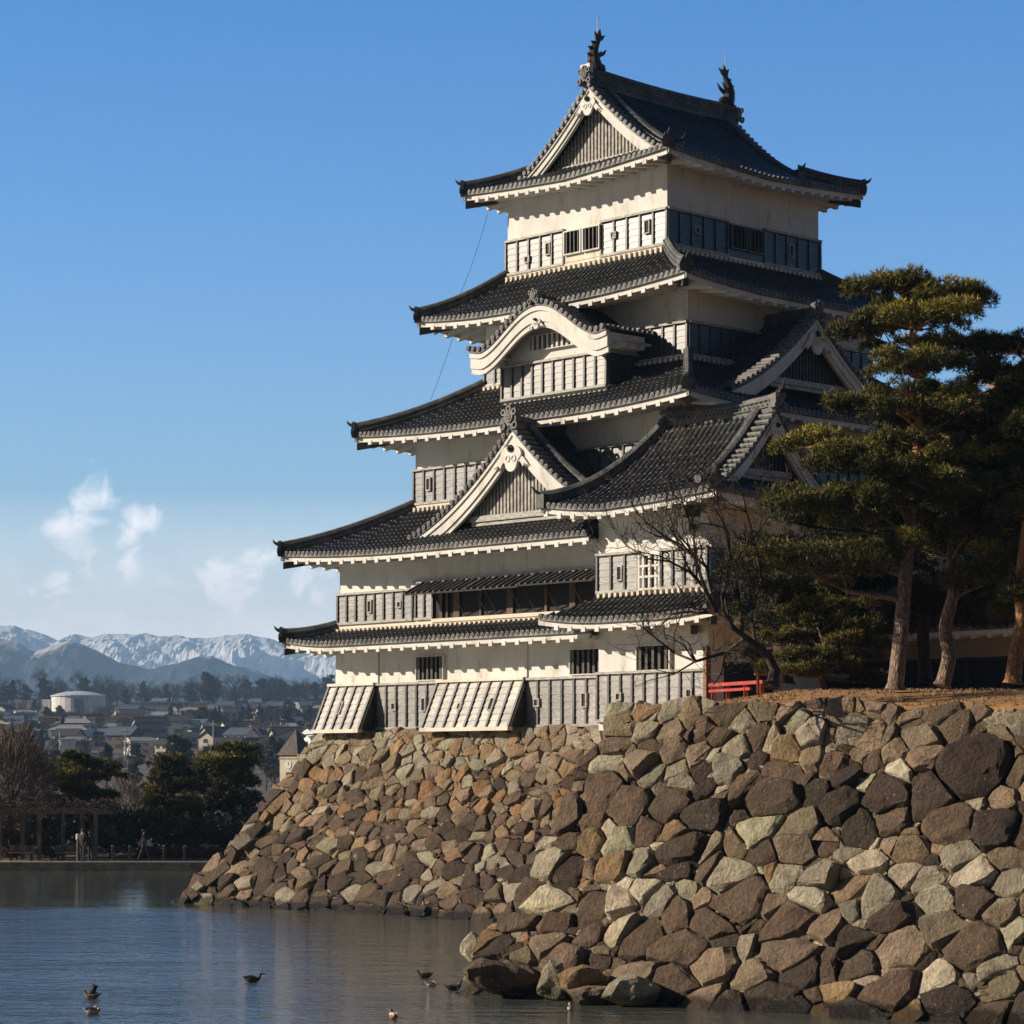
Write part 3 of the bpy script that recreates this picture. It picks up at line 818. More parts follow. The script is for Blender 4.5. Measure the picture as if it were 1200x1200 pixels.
# storey 4
X4l, X4r, Y4f, Y4b = -9.2, 1.9, -.9, 10.0
walls(keep, X4l, X4r, Y4f, Y4b, 14.4, 18.35)
F4 = frame('f', X4l, X4r, Y4f, Y4b); R4 = frame('r', X4l, X4r, Y4f, Y4b); L4 = frame('l', X4l, X4r, Y4f, Y4b)
boarding(keep, F4, X4l, X4r, 15.5, 16.70, 5, .62); boarding(keep, R4, -.9, 10, 15.5, 16.7, 5, .62); boarding(keep, L4, -.9, 10, 15.5, 16.7, 5, .62)
roof_tier(keep, (-11.48, 3.4, -2.63, 11.7), dict(f=2.63, r=3.4, l=2.63, b=2.63), 17.98, 1.92, .74, .32, overhang=1.7)
# top storey
walls(keep, -8.85, 0, 0, 9.04, 18.8, 23.3)
F5 = frame('f', -8.85, 0, 0, 9.04); R5 = frame('r', -8.85, 0, 0, 9.04); L5 = frame('l', -8.85, 0, 0, 9.04); B5 = frame('b', -8.85, 0, 0, 9.04)
boarding(keep, F5, -8.88, .03, 20.12, 21.38, 5, .64, skip=((-5.55, -3.45),))
boarding(keep, R5, -.03, 9.07, 20.12, 21.38, 5, .64, skip=((3.4, 5.6),)); boarding(keep, L5, -.03, 9.07, 20.12, 21.38, 5, .64); boarding(keep, B5, -8.88, .03, 20.12, 21.38, 5, .64)
for FF, a0 in ((F5, -5.45), (R5, 3.5)):
    g = MB(); g.fbox(FF, a0 - .1, a0 + 2.1, 0, .07, 20.1, 21.38); g.build('window_surround', cream if FF is F5 else board, keep)
    bar_window(keep, FF, a0 + .05, a0 + .90, 20.42, 21.28, 4, .05, .075, .05, bm_=wood_dark, fm_=(None if FF is F5 else board_edge))
    bar_window(keep, FF, a0 + 1.10, a0 + 1.95, 20.42, 21.28, 4, .05, .075, .05, bm_=wood_dark, fm_=(None if FF is F5 else board_edge))
for s, z, w, h in ((-7.6, 20.55, .2, .18), (-6.4, 20.8, .18, .42), (-2.75, 20.8, .2, .18), (-.95, 20.85, .2, .44)): loophole(keep, F5, s, z, w, h)
for s, z, w, h in ((1.6, 20.8, .2, .2), (7.2, 20.8, .18, .42)): loophole(keep, R5, s, z, w, h)
xm = -4.425
HW = 5.725
rf, hz5 = roof_tier(keep, (-8.85 - 1.3, 1.3, -1.3, 10.34), dict(f=HW, r=HW, l=HW, b=HW), 23.02, 4.05, .50, .42,
    tcap={'f': 2.3 / HW, 'b': 2.3 / HW}, tstart={'l': (.25, 8.79), 'r': (.25, 8.79)}, overhang=1.3, hipmax=.33, rafters=.6, mortar=False, name='main_roof')
def ztop(u): return 23.02 + 4.05 * (.50 * (1 - u) + .50 * (1 - u) ** 2) 
uw = (HW - 1.62) / HW
for F_, nm in ((lambda s, o, z: (s, .25 - o, z), 'f'), (lambda s, o, z: (s, 8.79 + o, z), 'b')):
    gable_face(rf, F_, xm, HW, ztop, 24.0, bw=.40, wmax=uw, pend=.75, o_wall=-.62)
ridge_bar(rf, (xm, .15, 27.05), (xm, 8.9, 27.05), .62, .42, .12)
oni(rf, (xm, .05, 27.25), (0, -1, 0), .75); oni(rf, (xm, 9.0, 27.25), (0, 1, 0), .75)
g = MB(); g.fbox(lambda s, o, z: (s, .2 - o, z), xm - .26, xm + .26, 0, .2, 27.75 - .5, 27.75 + .08); g.build('ridge_cap_block', plaster, rf)
# descending ridges beside the gables
for sx in (-1, 1):
    for yy in (.95, 8.1):
        pts = []
        for i in range(12):
            u = .06 + (.72 - .06) * i / 11
            pts.append(Vector((xm + sx * u * HW, yy, ztop(u) + .06)))
        g = MB(); g.sweep(pts, [(-.13, -.1), (.13, -.1), (.13, .2), (.17, .2), (.17, .25), (.08, .33), (0, .36), (-.08, .33), (-.17, .25), (-.17, .2), (-.13, .2)])
        d = g.build('descending_ridge', ridge_m, rf)
        e = MB(); P0 = pts[-1]; e.box(P0.x - .2, P0.x + .2, yy - .2, yy + .2, P0.z - .1, P0.z + .42)
        e.tube([P0 + Vector((0, 0, .35)), P0 + Vector((sx * .25, 0, .45)), P0 + Vector((sx * .42, 0, .66))], [.1, .08, .02], 6); e.build('ridge_end_tile', tile, d)

def fish(parent, x, y, z, fy):
    """dolphin-tailed roof fish standing on its head; fy=+1 faces +y"""
    g = MB()
    c = [(0, 0, .05), (0, -.10 * fy, .30), (0, -.16 * fy, .58), (0, -.08 * fy, .85), (0, .06 * fy, 1.08), (0, .20 * fy, 1.24), (0, .36 * fy, 1.33)]
    pts = [Vector((x, y, z)) + Vector(p) for p in c]
    g.tube(pts, [.30, .27, .22, .17, .12, .08, .03], 8)
    # head, jaw
    g.tube([Vector((x, y + .05 * fy, z + .12)), Vector((x, y + .32 * fy, z + .10)), Vector((x, y + .48 * fy, z + .02))], [.24, .20, .08], 7)
    Fz = lambda s, o, zz: (x + o, y + s * fy, z + zz)
    g.prism(Fz, [(.10, 1.12), (.34, 1.22), (.52, 1.46), (.30, 1.40), (.22, 1.66), (.08, 1.44), (-.10, 1.52), (-.02, 1.2)], -.03, .03)
    for a0, b0 in ((-.34, .22), (-.42, .5), (-.36, .78), (-.2, 1.02)):
        g.prism(Fz, [(a0 + .12, b0 - .12), (a0 - .08, b0 + .08), (a0 + .14, b0 + .12)], -.03, .03)
    g.prism(Fz, [(.05, .45), (.34, .62), (.46, .86), (.2, .70), (.02, .66)], -.16, -.11); g.prism(Fz, [(.05, .45), (.34, .62), (.46, .86), (.2, .70), (.02, .66)], .11, .16)
    o = g.build('roof_fish', wood_dark, parent)
    r = MB(); r.tube([(x, y + .1 * fy, z + 1.1), (x, y + .1 * fy, z + 2.15)], .022, 5); r.build('lightning_rod', rail_m, o)
    return o
fish(rf, xm, .62, 27.72, 1); fish(rf, xm, 8.45, 27.72, -1)

# big dormer gable on the second roof
G2 = lambda s, o, z: (s, -5.35 - o, z)
def z2(u): u = min(u, 1.15); return 9.0 + 3.85 * (.50 * (1 - u) + .50 * (1 - u) ** 2 if u <= 1 else .5 * (1 - u))
gd = empty('dormer_gable', parent=keep)
gable_slopes(gd, G2, -2.95, 5.75, z2, .02, 2.9)
gable_face(gd, G2, -2.95, 5.75, z2, 9.5, bw=.60, pend=1.0, o_wall=-.55)
ridge_bar(gd, (-2.95, -5.3, 12.78), (-2.95, -2.7, 12.70), .50, .36)
oni(gd, (-2.95, -5.45, 13.0), (0, -1, 0), .95)
for sx in (-1, 1):
    pts = [Vector((-2.95 + sx * 5.75 * u, -4.55, z2(u) + .06)) for u in [.04 + .82 * i / 13 for i in range(14)]]
    g = MB(); g.sweep(pts, [(-.14, -.1), (.14, -.1), (.14, .2), (.18, .2), (.18, .26), (.08, .35), (0, .38), (-.08, .35), (-.18, .26), (-.18, .2), (-.14, .2)])
    g.build('descending_ridge', ridge_m, gd)
# gable on the shaded side, third roof
G3 = lambda s, o, z: (4.35 + o, s, z)
def z3(u): u = min(u, 1.1); return 13.95 + 3.25 * (.55 * (1 - u) + .45 * (1 - u) ** 2 if u <= 1 else .5 * (1 - u))
ge = empty('dormer_gable', parent=keep)
gable_slopes(ge, G3, 3.6, 4.9, z3, .02, 3.4)
gable_face(ge, G3, 3.6, 4.9, z3, 14.55, bw=.50, pend=.9, o_wall=-.5, lat_m=wood_dark)  # dark lattice puts this side's shade into the colour
ridge_bar(ge, (4.3, 3.6, 17.12), (1.9, 3.6, 17.12), .4, .34)
oni(ge, (4.45, 3.6, 17.3), (1, 0, 0), .7)
# bay with the undulating gable on the third roof
bay = empty('bay_with_curved_gable', parent=keep)
walls(bay, -6.35, -.68, -2.6, -.85, 13.9, 16.6)
FB = frame('f', -6.35, -.68, -2.6, 0); RB = frame('r', -6.35, -.68, -2.6, 0); LB = frame('l', -6.35, -.68, -2.6, 0)
boarding(bay, FB, -6.38, -.66, 14.50, 15.70, 5, .58, bm_=board_glare); boarding(bay, RB, -2.6, -.95, 14.5, 15.7, 5, .6); boarding(bay, LB, -2.6, -.95, 14.5, 15.7, 5, .6)
GB = lambda s, o, z: (s, -3.55 - o, z)
def zk(u):
    u = min(u, 1.0)
    return 16.35 + 1.48 * (.5 + .5 * math.cos(PI * min(1, u / .86))) ** .85 + (.10 * ((u - .86) / .14) ** 1 if u > .86 else 0)
KW = 3.75
gable_slopes(bay, GB, -3.5, KW, zk, .02, 2.7, 'curved_roof')
gable_face(bay, GB, -3.5, KW, zk, 16.15, bw=.62, lattice=False, pend=.0, o_wall=-.93, inner=True)
pendant(bay, GB, -3.5, 17.05, .42, -.03, plaster)
bar_window(bay, lambda s, o, z: FB(s, o + .03, z), -4.7, -2.3, 16.2, 16.75, 9, .03, .02, .10, plaster)
ridge_bar(bay, (-3.5, -3.5, 17.85), (-3.5, -1.2, 17.85), .30, .30); oni(bay, (-3.5, -3.65, 17.95), (0, -1, 0), .6)
g = MB()
for sx in (-1, 1):
    xx = -3.5 + sx * (KW - .12)
    g.box(min(xx, xx - sx * .12), max(xx, xx - sx * .12), -3.5, -1.4, 15.98, 16.30)
    g.box(min(xx, xx - sx * 1.2), max(xx, xx - sx * 1.2), -3.42, -1.0, 16.0, 16.08)
    for k in range(5):
        yy = -3.3 + k * .45; g.box(min(xx + sx * .03, xx - sx * 1.0), max(xx + sx * .03, xx - sx * 1.0), yy - .09, yy + .09, 15.82, 15.99)
g.build('eaves', plaster, bay)

# ---- attached turret
tur = empty('castle_turret', C_LOC, C_ROT)
tag(tur, 'two storey turret with steep tiled roof joined to the right front of the keep', 'castle turret')
TX0, TX1, TY0, TY1 = 2.2, 7.5, -6.0, 0.0
walls(tur, TX0, TX1, TY0, TY1, 1.35, 9.5)
FT = frame('f', TX0, TX1, TY0, TY1); RT = frame('r', TX0, TX1, TY0, TY1)
boarding(tur, FT, TX0, TX1 - .1, 1.75, 3.36, 6, .60, bm_=board_w_lit); loophole(tur, FT, 3.3, 2.55, .2, .2); loophole(tur, FT, 6.7, 2.6, .2, .22)
boarding(tur, FT, TX0, TX1, 6.36, 7.62, 5, .60, bm_=board_w_lit, skip=((4.25, 5.35),)); loophole(tur, FT, 3.35, 6.95, .18, .44)
boarding(tur, RT, -6, 0, 6.36, 7.62, 5, .62)
bar_window(tur, FT, 4.35, 5.25, 6.36, 7.5, 3, .08, .02, .1, plaster, True)
bar_window(tur, FT, 4.2, 5.75, 3.46, 4.3, 5, .05, .02, .12, wood_dark)
g = MB(); g.fbox(FT, TX1 - .12, TX1 + .02, -.1, .14, 1.3, 4.2); g.build('corner_post', wood_brown, tur)
g = MB(); g.fbox(RT, -5.2, -2.6, 0, .02, 1.4, 3.7); g.build('doorway', black, tur)
roof_tier(tur, (.6, 9.1, -7.5, 1.5), dict(f=1.55, r=1.6, l=1.6, b=1.5), 5.22, .98, .8, .24, sides='fr', clip={'f': (None, None), 'r': (None, 1.0)}, overhang=1.5)
rt, hzt = roof_tier(tur, (.75, 9.2, -7.5, 1.5), dict(f=4.5, r=4.0, l=2.15, b=4.5), 9.15, 3.5, .36, .34, tcap={'r': .42}, tstart={'f': (2.9, 7.95), 'b': (2.9, 7.95)}, overhang=dict(f=1.5, r=1.6, l=1.4, b=1.5), hipmax=.32, mortar=False, nohip=('fl', 'bl'), name='main_roof')
# left hip of the turret roof runs all the way to the ridge
for sy, y0 in ((1, -7.5), (-1, 1.5)):
    pts = [Vector((.75 + 2.15 * t, y0 + sy * 4.5 * t, hzt(t, t) + .08)) for t in [i / 10 for i in range(11)]]
    g = MB(); g.sweep(pts, [(-.15, -.1), (.15, -.1), (.15, .2), (.19, .2), (.19, .25), (.09, .36), (0, .41), (-.09, .36), (-.19, .25), (-.19, .2), (-.15, .2)])
    hr = g.build('hip_ridge', ridge_m, rt)
    e = MB(); e.box(.6, 1.0, y0 - .1, y0 + .3, 9.35, 9.85); e.tube([(.8, y0 + .1, 9.8), (.62, y0 - .1, 9.95), (.52, y0 - .25, 10.15)], [.1, .07, .02], 6); e.build('ridge_end_tile', tile, hr)
def zt_(u): return 9.15 + 3.5 * (.36 * (1 - u) + .64 * (1 - u) ** 2)
GT = lambda s, o, z: (7.95 + o, s, z)
gable_face(rt, GT, -3.0, 4.5, zt_, 10.35, bw=.42, wmax=.70, pend=.6, o_wall=-.5, lat_m=wood_dark)  # lattice colour darkened to carry the gable's shade
ridge_bar(rt, (2.8, -3, 12.55), (8.0, -3, 12.55), .50, .36, .14)
oni(rt, (8.1, -3, 12.85), (1, 0, 0), .65); oni(rt, (2.75, -3, 12.8), (-1, 0, 0), .55)
g = MB(); g.tube([(8.1, -3, 13.2), (8.3, -3, 13.4), (8.42, -3, 13.7)], [.12, .09, .02], 6); g.build('ridge_end_tile', tile, rt)
for yy_s in (-1, 1):
    pts = [Vector((7.25, -3 + yy_s * 4.5 * u, zt_(u) + .06)) for u in [.05 + .65 * i / 11 for i in range(12)]]
    g = MB(); g.sweep(pts, [(-.13, -.1), (.13, -.1), (.13, .2), (.17, .2), (.17, .25), (.08, .33), (0, .36), (-.08, .33), (-.17, .25), (-.17, .2), (-.13, .2)])
    g.build('descending_ridge', ridge_m, rt)
    e = MB(); P0 = pts[-1]; e.box(7.1, 7.4, P0.y - .12, P0.y + .12, P0.z - .1, P0.z + .34); e.build('ridge_end_tile', tile, rt)

# ---- low moon viewing wing in the shade behind the pines
wing = empty('moon_viewing_wing', C_LOC, C_ROT)
tag(wing, 'low dark pavilion wing with pale plaster band standing in the shade behind the pine trunks', 'pavilion')
walls(wing, 5.9, 19.5, 4.0, 10.0, 1.0, 4.0, wood_dark)
walls(wing, 5.88, 19.52, 3.98, 10.02, 4.0, 5.3, mk_plaster('plaster browned for shade', (.42, .34, .27)))  # walls dark and band browned: shade put into the colours
FW = frame('f', 5.9, 19.5, 4, 10)
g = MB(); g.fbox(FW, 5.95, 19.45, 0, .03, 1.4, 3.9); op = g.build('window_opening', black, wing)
g = MB()
for k in range(9):
    g = MB(); g.fbox(FW, 6.2 + k * 1.62, 6.36 + k * 1.62, .03, .14, 1.3, 3.95); g.build('opening_post', wood_dark, op)
boarding(wing, FW, 6, 19.4, 1.5, 2.3, 3, .6)
roof_tier(wing, (4.4, 21, 2.4, 11.6), dict(f=4.6, r=4.6, l=4.6, b=4.6), 5.0, 2.6, .7, .3, sides='frb', clip={'f': (6.0, None), 'b': (6.0, None)}, overhang=1.5)
# lightning conductor cable from the top roof down past the lower eaves
g = MB()
def cable(p, q, sag=.35):
    p = Vector(p); q = Vector(q); pts = []
    for i in range(13):
        t = i / 12; v = p.lerp(q, t); v.z -= sag * 4 * t * (1 - t); pts.append(v)
    g.tube(pts, .010, 4)
cable((-9.4, -.6, 22.6), (-10.6, -1.6, 18.5)); cable((-10.4, -1.6, 17.6), (-11.0, -2.3, 15.0), .1)
cb = g.build('lightning_cable', wood_dark, keep)
# ================================================================ GROUND, MOAT
rnd = random.Random(7)
nrs = np.random.RandomState(11)
def land_z(x, y):
    if y < 137.0 and y > 1.0: return -1.6
    if y <= 1.0: return 3.9
    if y < 600: z = .38 + max(0, y - 160) / 440 * 1.2
    elif y < 1650: z = 1.6 + (y - 600) / 1050 * 52 * (.92 + .08 * math.cos(x / 90))
    else: z = max(6, 53.6 - (y - 1650) / 500 * 48)
    if y > 200:
        k = min(1, (y - 200) / 500)
        z += k * 3.0 * noise.noise(Vector((x / 130, y / 150, 3)))
        if 650 < y < 1900: z += 5 * noise.noise(Vector((x / 260 + 4, 1.5, 2))) * (y - 650) / 950
    return z
ys = [-400, -100, -20, 0.9, 1.05, 20, 60, 100, 136.6, 137.0, 141, 150, 160, 180, 200] + list(range(230, 2300, 30)) + [2500, 3000, 4000, 6000, 9000, 13000, 20000]
xs = [-12000, -6000, -3000, -1500, -1000, -700] + list(range(-500, 501, 20)) + [700, 1000, 1500, 3000, 6000, 12000]
g = MB()
g.grid([[(x, y, land_z(x, y)) for x in xs] for y in ys])
def mk_ground():
    m_, nt, b = mat('winter ground')
    v = objcoord(nt)
    a = noisy(nt, v, .012, 8, .7); c = noisy(nt, v, .15, 7, .7)
    col = mixc(nt, 1, ramp(nt, a, [(.3, (.05, .038, .026)), (.52, (.10, .072, .045)), (.72, (.15, .12, .08))]), ramp(nt, c, [(.3, (.6, .6, .6)), (.7, (1.3, 1.25, 1.2))]), 'MULTIPLY')
    nt.links.new(col, b.inputs['Base Color']); b.inputs['Roughness'].default_value = .95
    bump(nt, b, c, .5, .3)
    return m_
tag(g.build('ground', mk_ground(), recalc=False), kind='structure')

def mk_water():
    m_, nt, b = mat('moat water')
    b.inputs['Base Color'].default_value = (.075, .082, .070, 1)
    b.inputs['Roughness'].default_value = .05
    b.inputs['IOR'].default_value = 1.7
    b.inputs['Specular IOR Level'].default_value = .85
    v1 = objcoord(nt, (.8, 1.4, 1)); v2 = objcoord(nt, (.35, .9, 1))
    n1 = noisy(nt, v1, 1.6, 4, .55); n2 = noisy(nt, v2, .8, 3, .5); n3 = noisy(nt, v1, 4, 3, .6)
    def mth(op, x, y_):
        n = nt.nodes.new('ShaderNodeMath'); n.operation = op
        for i, q in enumerate((x, y_)):
            if isinstance(q, (int, float)): n.inputs[i].default_value = q
            else: nt.links.new(q, n.inputs[i])
        return n.outputs[0]
    h = mth('ADD', mth('ADD', n1, mth('MULTIPLY', n2, 1.1)), mth('MULTIPLY', n3, .25))
    # wind reaches the open water, the lee of the far bank is calm
    tc = nt.nodes.new('ShaderNodeTexCoord'); sp = nt.nodes.new('ShaderNodeSeparateXYZ'); nt.links.new(tc.outputs['Object'], sp.inputs[0])
    pn = noisy(nt, objcoord(nt, (.06, .25, 1)), 1.0, 4)
    yy = mth('ADD', sp.outputs[1], mth('MULTIPLY', mth('SUBTRACT', pn, .5), 7.0))
    mr = nd(nt, 'ShaderNodeMapRange'); mr.inputs[1].default_value = 95; mr.inputs[2].default_value = 101; mr.inputs[3].default_value = 1.0; mr.inputs[4].default_value = .16
    nt.links.new(yy, mr.inputs[0])
    patch = ramp(nt, noisy(nt, objcoord(nt, (.05, .2, 1)), 1.3, 4), [(.3, (.65,) * 3), (.6, (1.0,) * 3)])
    st = mth('MULTIPLY', mr.outputs[0], patch)
    bp = nd(nt, 'ShaderNodeBump', Distance=.13)
    nt.links.new(st, bp.inputs['Strength']); nt.links.new(h, bp.inputs['Height']); nt.links.new(bp.outputs[0], b.inputs['Normal'])
    return m_
g = MB(); g.grid([[(x, y, 0.0) for x in (-700, -100, 0, 100, 700)] for y in (1.02, 30, 60, 100, 136.9)])
tag(g.build('water', mk_water(), recalc=False), kind='structure')

# ================================================================ STONE WALLS
def power_cells(seeds, box, shear=0.0, asp=1.0):
    """seeds (x,y,r) -> list of convex polygons (power diagram) clipped to box"""
    S = np.array([(a, b, r) for a, b, r in seeds])
    out = []
    W = S[:, 2] ** 2
    for i in range(len(S)):
        d2 = (S[:, 0] - S[i, 0]) ** 2 + (S[:, 1] - S[i, 1]) ** 2
        idx = np.argsort(d2)[1:26]
        poly = [(box[0], box[2]), (box[1], box[2]), (box[1], box[3]), (box[0], box[3])]
        big = 3.2 * S[i, 2] + .3
        poly = [(max(box[0], S[i, 0] - big), max(box[2], S[i, 1] - big)), (min(box[1], S[i, 0] + big), max(box[2], S[i, 1] - big)),
                (min(box[1], S[i, 0] + big), min(box[3], S[i, 1] + big)), (max(box[0], S[i, 0] - big), min(box[3], S[i, 1] + big))]
        for j in idx:
            dx, dy = S[j, 0] - S[i, 0], S[j, 1] - S[i, 1]
            c = (d2[j] + W[i] - W[j]) / 2
            new = []
            for k in range(len(poly)):
                p, q = poly[k], poly[(k + 1) % len(poly)]
                a = (p[0] - S[i, 0]) * dx + (p[1] - S[i, 1]) * dy - c
                b = (q[0] - S[i, 0]) * dx + (q[1] - S[i, 1]) * dy - c
                if a <= 0: new.append(p)
                if (a < 0 < b) or (b < 0 < a):
                    t = a / (a - b); new.append((p[0] + (q[0] - p[0]) * t, p[1] + (q[1] - p[1]) * t))
            poly = new
            if len(poly) < 3: break
        if len(poly) >= 3:
            out.append((S[i], poly))
    return out

def scatter_seeds(w, h, sizes, rr, dens=.80, fixed=()):
    """random stones: sizes(s,t,rand)->radius; big ones first"""
    res = list(fixed); cand = []
    for _ in range(int(w * h * 60)):
        a, b = rr.uniform(-.3, w + .3), rr.uniform(-.2, h + .2)
        cand.append((sizes(a, b, rr), a, b))
    cand.sort(reverse=True)
    n1 = 0
    cell = {}
    def key(a, b): return (int(a // 1.2), int(b // 1.2))
    for a, b, r in res: cell.setdefault(key(a, b), []).append((a, b, r))
    for r, a, b in cand:
        k = key(a, b); ok = True
        for i in (-1, 0, 1):
            for j in (-1, 0, 1):
                for (x, y, q) in cell.get((k[0] + i, k[1] + j), ()):
                    if (x - a) ** 2 + (y - b) ** 2 < (dens * (q + r)) ** 2: ok = False; break
                if not ok: break
            if not ok: break
        if ok:
            res.append((a, b, r)); cell.setdefault(k, []).append((a, b, r))
    return res

def rock_hull(poly, cx, cy, rad, rr, depth, relief, levels, sh=.93, noise_amp=.05):
    """angular stone from a cell outline: returns verts, faces in (s,t,out) space"""
    bm = bmesh.new()
    n = len(poly)
    tk = .45 if rad > .5 else 1.0
    tx, ty = rr.uniform(-.9, .9) * relief * tk, rr.uniform(-.9, .9) * relief * tk
    pts = []
    for x, y in poly:
        k = sh * rr.uniform(.97, 1.03)
        pts.append((cx + (x - cx) * k, cy + (y - cy) * k, rr.uniform(-.1, .45) * relief))
        pts.append((cx + (x - cx) * k * .9, cy + (y - cy) * k * .9, -depth))
    ox, oy = rr.uniform(-.2, .2) * rad, rr.uniform(-.2, .2) * rad
    m = rr.randint(4, 6); a0 = rr.uniform(0, 6.28)
    for i in range(n):
        x, y = poly[i]; x2, y2 = poly[(i + 1) % n]
        f = rr.uniform(.62, .95); t = rr.uniform(.2, .8)
        px, py = x * (1 - t) + x2 * t, y * (1 - t) + y2 * t
        u, v = (px - cx) * f + ox * .5, (py - cy) * f + oy * .5
        pts.append((cx + u, cy + v, relief * (1 + rr.uniform(-.18, .18)) + (tx * u + ty * v) / max(rad, .05)))
        f = .9; u, v = (x - cx) * f, (y - cy) * f
        pts.append((cx + u, cy + v, relief * rr.uniform(.15, .85) + .7 * (tx * u + ty * v) / max(rad, .05)))
    for p in pts: bm.verts.new(p)
    r = bmesh.ops.convex_hull(bm, input=bm.verts)
    junk = [e for e in r['geom_interior'] + r['geom_unused'] if isinstance(e, bmesh.types.BMVert)]
    if junk: bmesh.ops.delete(bm, geom=list(set(junk)), context='VERTS')
    for lv in range(levels):
        bmesh.ops.subdivide_edges(bm, edges=bm.edges, cuts=1, use_grid_fill=True)
        if lv == 0:
            bmesh.ops.smooth_vert(bm, verts=bm.verts, factor=.06, use_axis_x=True, use_axis_y=True, use_axis_z=True)
    off = Vector((rr.uniform(0, 99), rr.uniform(0, 99), rr.uniform(0, 99)))
    sc = 1.6 / max(rad, .12)
    for v in bm.verts:
        d = noise.noise(v.co * sc + off) * rad * noise_amp * 2.2 + noise.noise(v.co * sc * 2.7 + off) * rad * noise_amp
        c = Vector((cx, cy, -depth * .5)); dr = (v.co - c).normalized()
        v.co += dr * d
    bm.verts.index_update()
    V = [v.co.copy() for v in bm.verts]; Fs = [[v.index for v in f.verts] for f in bm.faces]
    bm.free()
    return V, Fs

class Wall:
    def __init__(s): s.v = []; s.f = []; s.c = []; s.n = 0
    def stone(s, V, Fs, P, col):
        base = len(s.v)
        for v in V: s.v.append(P(v.x, v.y, v.z))
        for f in Fs: s.f.append([i + base for i in f]); s.c.extend((*col, 1.0))
    def quadgrid(s, P, w, h, out, nx=24, ny=12, col=(.02, .015, .012)):
        base = len(s.v)
        for j in range(ny + 1):
            for i in range(nx + 1): s.v.append(P(w * i / nx, h * j / ny, out))
        for j in range(ny):
            for i in range(nx):
                a = base + j * (nx + 1) + i; s.f.append([a, a + 1, a + nx + 2, a + nx + 1]); s.c.extend((*col, 1.0))
    def build(s, name, m_, parent=None):
        me = bpy.data.meshes.new(name); me.from_pydata([tuple(v) for v in s.v], [], s.f)
        at_ = me.attributes.new('stone', 'FLOAT_COLOR', 'FACE'); at_.data.foreach_set('color', s.c)
        me.materials.append(m_)
        me.polygons.foreach_set('use_smooth', [True] * len(me.polygons))
        try: me.set_sharp_from_angle(angle=R(24))
        except Exception: pass
        o = bpy.data.objects.new(name, me); scene.collection.objects.link(o)
        if parent: o.parent = parent
        return o

def face_map(b0, b1, t0, t1, curve=0.0):
    """bilinear wall face: bottom edge b0->b1, top edge t0->t1; returns P(s,t,out) metric and its size"""
    b0, b1, t0, t1 = map(Vector, (b0, b1, t0, t1))
    w = ((b1 - b0).length + (t1 - t0).length) / 2; h = ((t0 - b0).length + (t1 - b1).length) / 2
    nrm = (b1 - b0).cross(t0 - b0).normalized()
    def P(s_, t_, o):
        u, v = s_ / w, t_ / h
        p = (b0.lerp(b1, u)).lerp(t0.lerp(t1, u), v)
        return p + nrm * (o - curve * 4 * v * (1 - v))
    return P, w, h

def lerp3(a, b, t): return tuple(x + (y - x) * t for x, y in zip(a, b))
DK = (.082, .057, .040); DK2 = (.155, .108, .072); MID = (.31, .235, .16); TAN = (.36, .24, .13); GRY = (.40, .355, .27); PALE = (.62, .55, .41); ORG = (.36, .215, .105)
def pick(rr, table):
    t = rr.random() * sum(w for _, w in table)
    for c, w in table:
        t -= w
        if t <= 0: break
    k = rr.uniform(.78, 1.22)
    return tuple(x * k * rr.uniform(.95, 1.05) for x in c)

